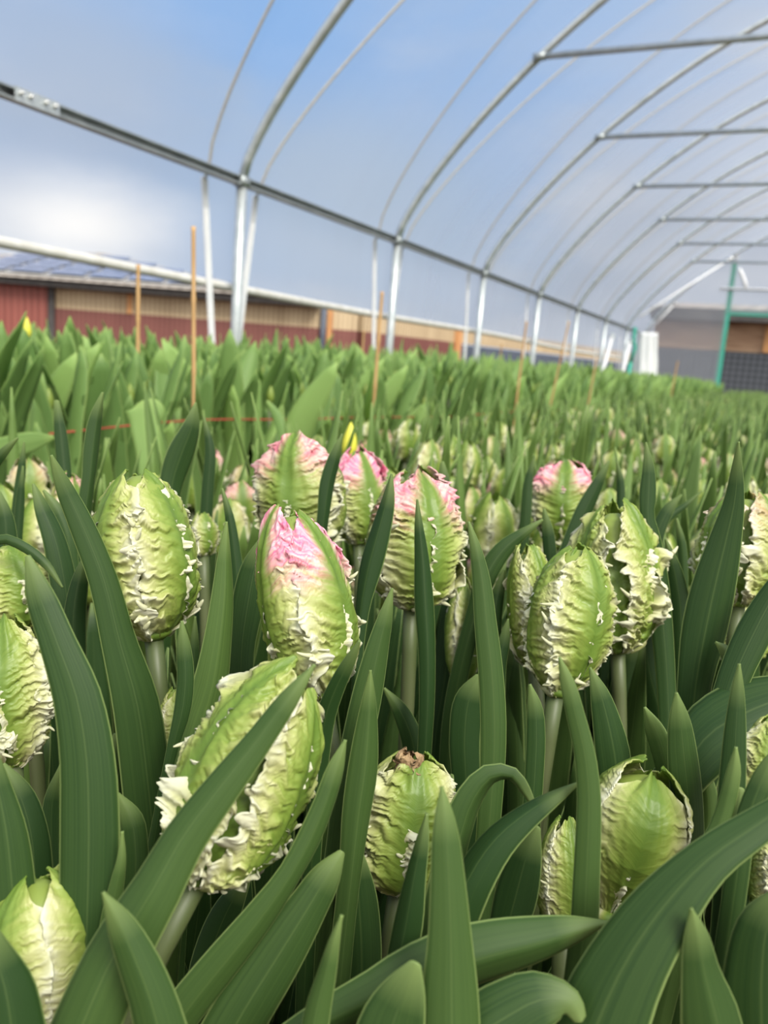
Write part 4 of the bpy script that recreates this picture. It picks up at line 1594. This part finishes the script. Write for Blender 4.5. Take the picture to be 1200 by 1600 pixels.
def make_leafy(i, detail):
    rs = random.Random(500 + i)
    parts = []
    a0 = rs.uniform(0, 6.28)
    nl = rs.choice((4, 4, 5))
    for q in range(nl):
        lh = rs.uniform(0.46, 0.62) if q else rs.uniform(0.61, 0.68)
        v, f, uv = proto_leaf(a0 + q * 2.1 + rs.uniform(-.4, .4), rs.uniform(0.03, 0.17), lh, rs.uniform(0.055, 0.095), rs.uniform(-.1, .35), 70 * i + q, True, 16 if detail else 6, 5 if detail else 3)
        parts.append(('leaf', MB().add(v, f, uv, tint=rs.uniform(0.25, 1.0)), M_LEAFB))
    if i % 2 == 0:
        h = rs.uniform(0.44, 0.53)
        parts.append(('stem', MB().tube([(0, 0, 0), (0.004, 0, h * .5), (0.006, 0.003, h)], 0.004, 8 if detail else 4), M_STEM))
        bb = MB()
        bb.tube([(0.006, 0.003, h + t * 0.05) for t in np.linspace(0, 1, 8)], [0.004, .0085, .0105, .011, .010, .008, .005, .001], 8 if detail else 5)
        bb.uv[-1] = np.tile([[0.3, 0.5]], (bb.n, 1))
        parts.append(('flower_bud', bb, M_PETAL))
    return parts


def grid_spots(x0, x1, y0, y1, sp, seed):
    rs = random.Random(seed)
    out = []
    y = y0
    row = 0
    while y < y1:
        x = x0 + (sp * 0.5 if row % 2 else 0)
        while x < x1:
            out.append((x + rs.uniform(-.3, .3) * sp, y + rs.uniform(-.3, .3) * sp))
            x += sp
        y += sp * 0.9
        row += 1
    return out


def in_view(x, y, z, pad=90):
    px, py, d = pix((x, y, z))
    return d > 0.05 and -pad < px < 1200 + pad and py < 1800


def join_plants(name, spots, protos, mats, label, cat):
    """the far rest of a bed as one object"""
    packs = []
    for parts in protos:
        V, Fc, UV, TI, MI, n0 = [], [], [], [], [], 0
        for nm, mb, mt in parts:
            v = np.vstack(mb.v)
            V.append(v)
            Fc += [tuple(a + n0 for a in q) for q in mb.f]
            UV.append(np.vstack(mb.uv))
            TI.append(np.concatenate(mb.tint))
            MI += [mats.index(mt)] * len(mb.f)
            n0 += len(v)
        packs.append((np.vstack(V), Fc, np.vstack(UV), np.concatenate(TI), MI))
    rs = random.Random(5)
    sets = [[] for _ in packs]
    for s in spots:
        sets[rs.randrange(len(packs))].append(s)
    V_, L_, T_, UV_, TI_, MI_ = [], [], [], [], [], []
    n0 = 0
    for (V, Fc, UV, TI, MI), ss in zip(packs, sets):
        if not ss:
            continue
        flat = np.array([a for q in Fc for a in q], np.int64)
        tot = np.array([len(q) for q in Fc], np.int64)
        for (x, y) in ss:
            a = rs.uniform(0, 6.28)
            sc = rs.uniform(0.90, 1.08)
            ca, sa = math.cos(a), math.sin(a)
            W = np.empty_like(V)
            W[:, 0] = (V[:, 0] * ca - V[:, 1] * sa) * sc + x
            W[:, 1] = (V[:, 0] * sa + V[:, 1] * ca) * sc + y
            W[:, 2] = V[:, 2] * sc
            V_.append(W)
            L_.append(flat + n0)
            T_.append(tot)
            UV_.append(UV[flat])
            TI_.append(TI + rs.uniform(-.12, .12))
            MI_.append(np.array(MI))
            n0 += len(V)
    V = np.vstack(V_)
    flat = np.concatenate(L_)
    tot = np.concatenate(T_)
    me = bpy.data.meshes.new(name)
    me.vertices.add(len(V))
    me.vertices.foreach_set('co', V.astype(np.float32).ravel())
    me.loops.add(len(flat))
    me.loops.foreach_set('vertex_index', flat.astype(np.int32))
    me.polygons.add(len(tot))
    st = np.zeros(len(tot), np.int32)
    st[1:] = np.cumsum(tot)[:-1]
    me.polygons.foreach_set('loop_start', st)
    me.polygons.foreach_set('material_index', np.concatenate(MI_).astype(np.int32))
    me.polygons.foreach_set('use_smooth', np.full(len(tot), True))
    ul = me.uv_layers.new(name='UVMap')
    ul.data.foreach_set('uv', np.vstack(UV_).astype(np.float32).ravel())
    ta = me.attributes.new('tint', 'FLOAT', 'POINT')
    ta.data.foreach_set('value', np.concatenate(TI_).astype(np.float32))
    for mt in mats:
        me.materials.append(mt)
    me.update()
    o = bpy.data.objects.new(name, me)
    COL.objects.link(o)
    tag(o, label, cat, kind='stuff')
    return o


def plant_bed(name, spots, n_parts, n_single, makers, mats, labels, cat, group, stuff_name, stuff_label, z):
    spots = sorted(spots, key=lambda s: pix((s[0], s[1], z))[2])
    vis = [s for s in spots if in_view(s[0], s[1], z)]
    vis_set = set(vis[:n_parts + n_single])
    rest = [s for s in spots if s not in vis_set and in_view(s[0], s[1], z, 700)]
    protos = [makers(i, True) for i in range(7)]
    lows = [makers(i, False) for i in range(7)]
    meshes = [[(nm, mb.mesh(nm, mt)) for nm, mb, mt in parts] for parts in protos]
    singles = []
    for parts in protos:
        one = MB()
        ms = []
        for nm, mb, mt in parts:
            if mt not in ms:
                ms.append(mt)
            one.add(np.vstack(mb.v), mb.f, np.vstack(mb.uv), mi=ms.index(mt), tint=np.concatenate(mb.tint))
        singles.append(one.mesh(name, ms))
    rs = random.Random(hash(name) % 1 + 3)
    for i, (x, y) in enumerate(vis[:n_parts + n_single]):
        q = rs.randrange(7)
        sc = rs.uniform(0.90, 0.985) if name == 'budding_tulip' else rs.uniform(0.92, 1.07)
        pink = rs.choice((0, 0, 0, 0, 0.1, 0.25, 0.6))
        lab = labels(x, y)
        if i < n_parts:
            o = empty(name, (x, y, 0), rs.uniform(0, 6.28))
            for nm, me in meshes[q]:
                c = link(nm, me, o)
                if nm == 'flower_bud':
                    c['pink'] = pink
        else:
            o = link(name, singles[q])
            o.location = (x, y, 0)
            o.rotation_euler = (0, 0, rs.uniform(0, 6.28))
            o['pink'] = pink
        o.scale = (sc, sc, sc)
        tag(o, lab[0], cat, lab[1])
    if rest:
        join_plants(stuff_name, rest, lows, mats, stuff_label, cat)
    print('BED', name, len(vis), len(rest))


def near_hero(x, y, r):
    return any((x - a) ** 2 + (y - b_) ** 2 < r * r for a, b_ in HERO_XY)


spots = [s for s in grid_spots(-0.80, 0.75, 0.25, 16.9, 0.088, 3) if pix((s[0], s[1], 0.45))[2] > 0.74 and not near_hero(s[0], s[1], 0.035)]


def lab_own(x, y):
    d = pix((x, y, .45))[2]
    if d < 1.15:
        return ('flowering parrot tulip in the softly blurred rows just behind the sharp tulips', 'parrot tulips just behind the sharp ones')
    if d < 2.2:
        return ('flowering parrot tulip in the blurred middle of the flowering bed', 'parrot tulips in the middle of the bed')
    return ('small blurred parrot tulip far along the flowering bed', 'parrot tulips far along the bed')


plant_bed('tulip', spots, 110, 130, make_flowering, [M_STEM, M_PETAL, M_LEAF], lab_own, 'tulip', None, 'distant_tulips',
          'distant mass of flowering parrot tulips running to the far doorway', 0.45)
spots = grid_spots(-2.66, -1.20, 0.5, 16.9, 0.098, 4)


def lab_left(x, y):
    d = pix((x, y, .55))[2]
    if x > -1.35:
        return ('broad leaved budding tulip in the edge row beside the red string', 'budding tulips along the red string')
    if d < 2.8:
        return ('broad leaved budding tulip inside the tall leafy bed, before the red barn', 'budding tulips in the leafy bed before the barn')
    return ('small blurred budding tulip farther along the tall leafy bed', 'budding tulips farther along the leafy bed')


plant_bed('budding_tulip', spots, 130, 160, make_leafy, [M_LEAFB, M_STEM, M_PETAL], lab_left, 'tulip', None, 'distant_budding_tulips',
          'distant mass of leafy budding tulips along the hoop legs', 0.55)


# low leaves that fill the shade between the nearest tulips
def shade_tulips():
    rs = random.Random(21)
    protos = []
    for i in range(5):
        parts = []
        a0 = rs.uniform(0, 6.28)
        for q in range(4):
            v, f, uv = proto_leaf(a0 + q * 1.6 + rs.uniform(-.3, .3), rs.uniform(0.02, 0.07), rs.uniform(0.26, 0.40), rs.uniform(0.024, 0.036), 0.1, 300 + 9 * i + q, False, 16, 7)
            parts.append(('leaf', MB().add(v, f, uv, tint=rs.uniform(-.1, .35)).mesh('leaf', M_LEAF)))
        protos.append(parts)
    n = 0
    for (x, y) in grid_spots(-0.45, 0.45, 0.12, 0.85, 0.062, 9):
        px, py, d = pix((x, y, 0.38))
        if not (0.30 < d < 0.80 and -80 < px < 1900) or near_hero(x, y, 0.02):
            continue
        zmax = 0.36 + 0.10 * min(1, max(0, (d - 0.32) / 0.3))
        o = empty('tulip', (x, y, 0), rs.uniform(0, 6.28))
        sc = zmax / 0.40
        o.scale = (1, 1, sc)
        tag(o, 'low leaves of a tulip without a visible flower, in the shade between the sharp tulips', 'tulip', 'flowerless tulips in the shade between the sharp ones')
        for nm, me in protos[rs.randrange(5)]:
            link(nm, me, o)
        n += 1
    print('SHADE', n)


shade_tulips()
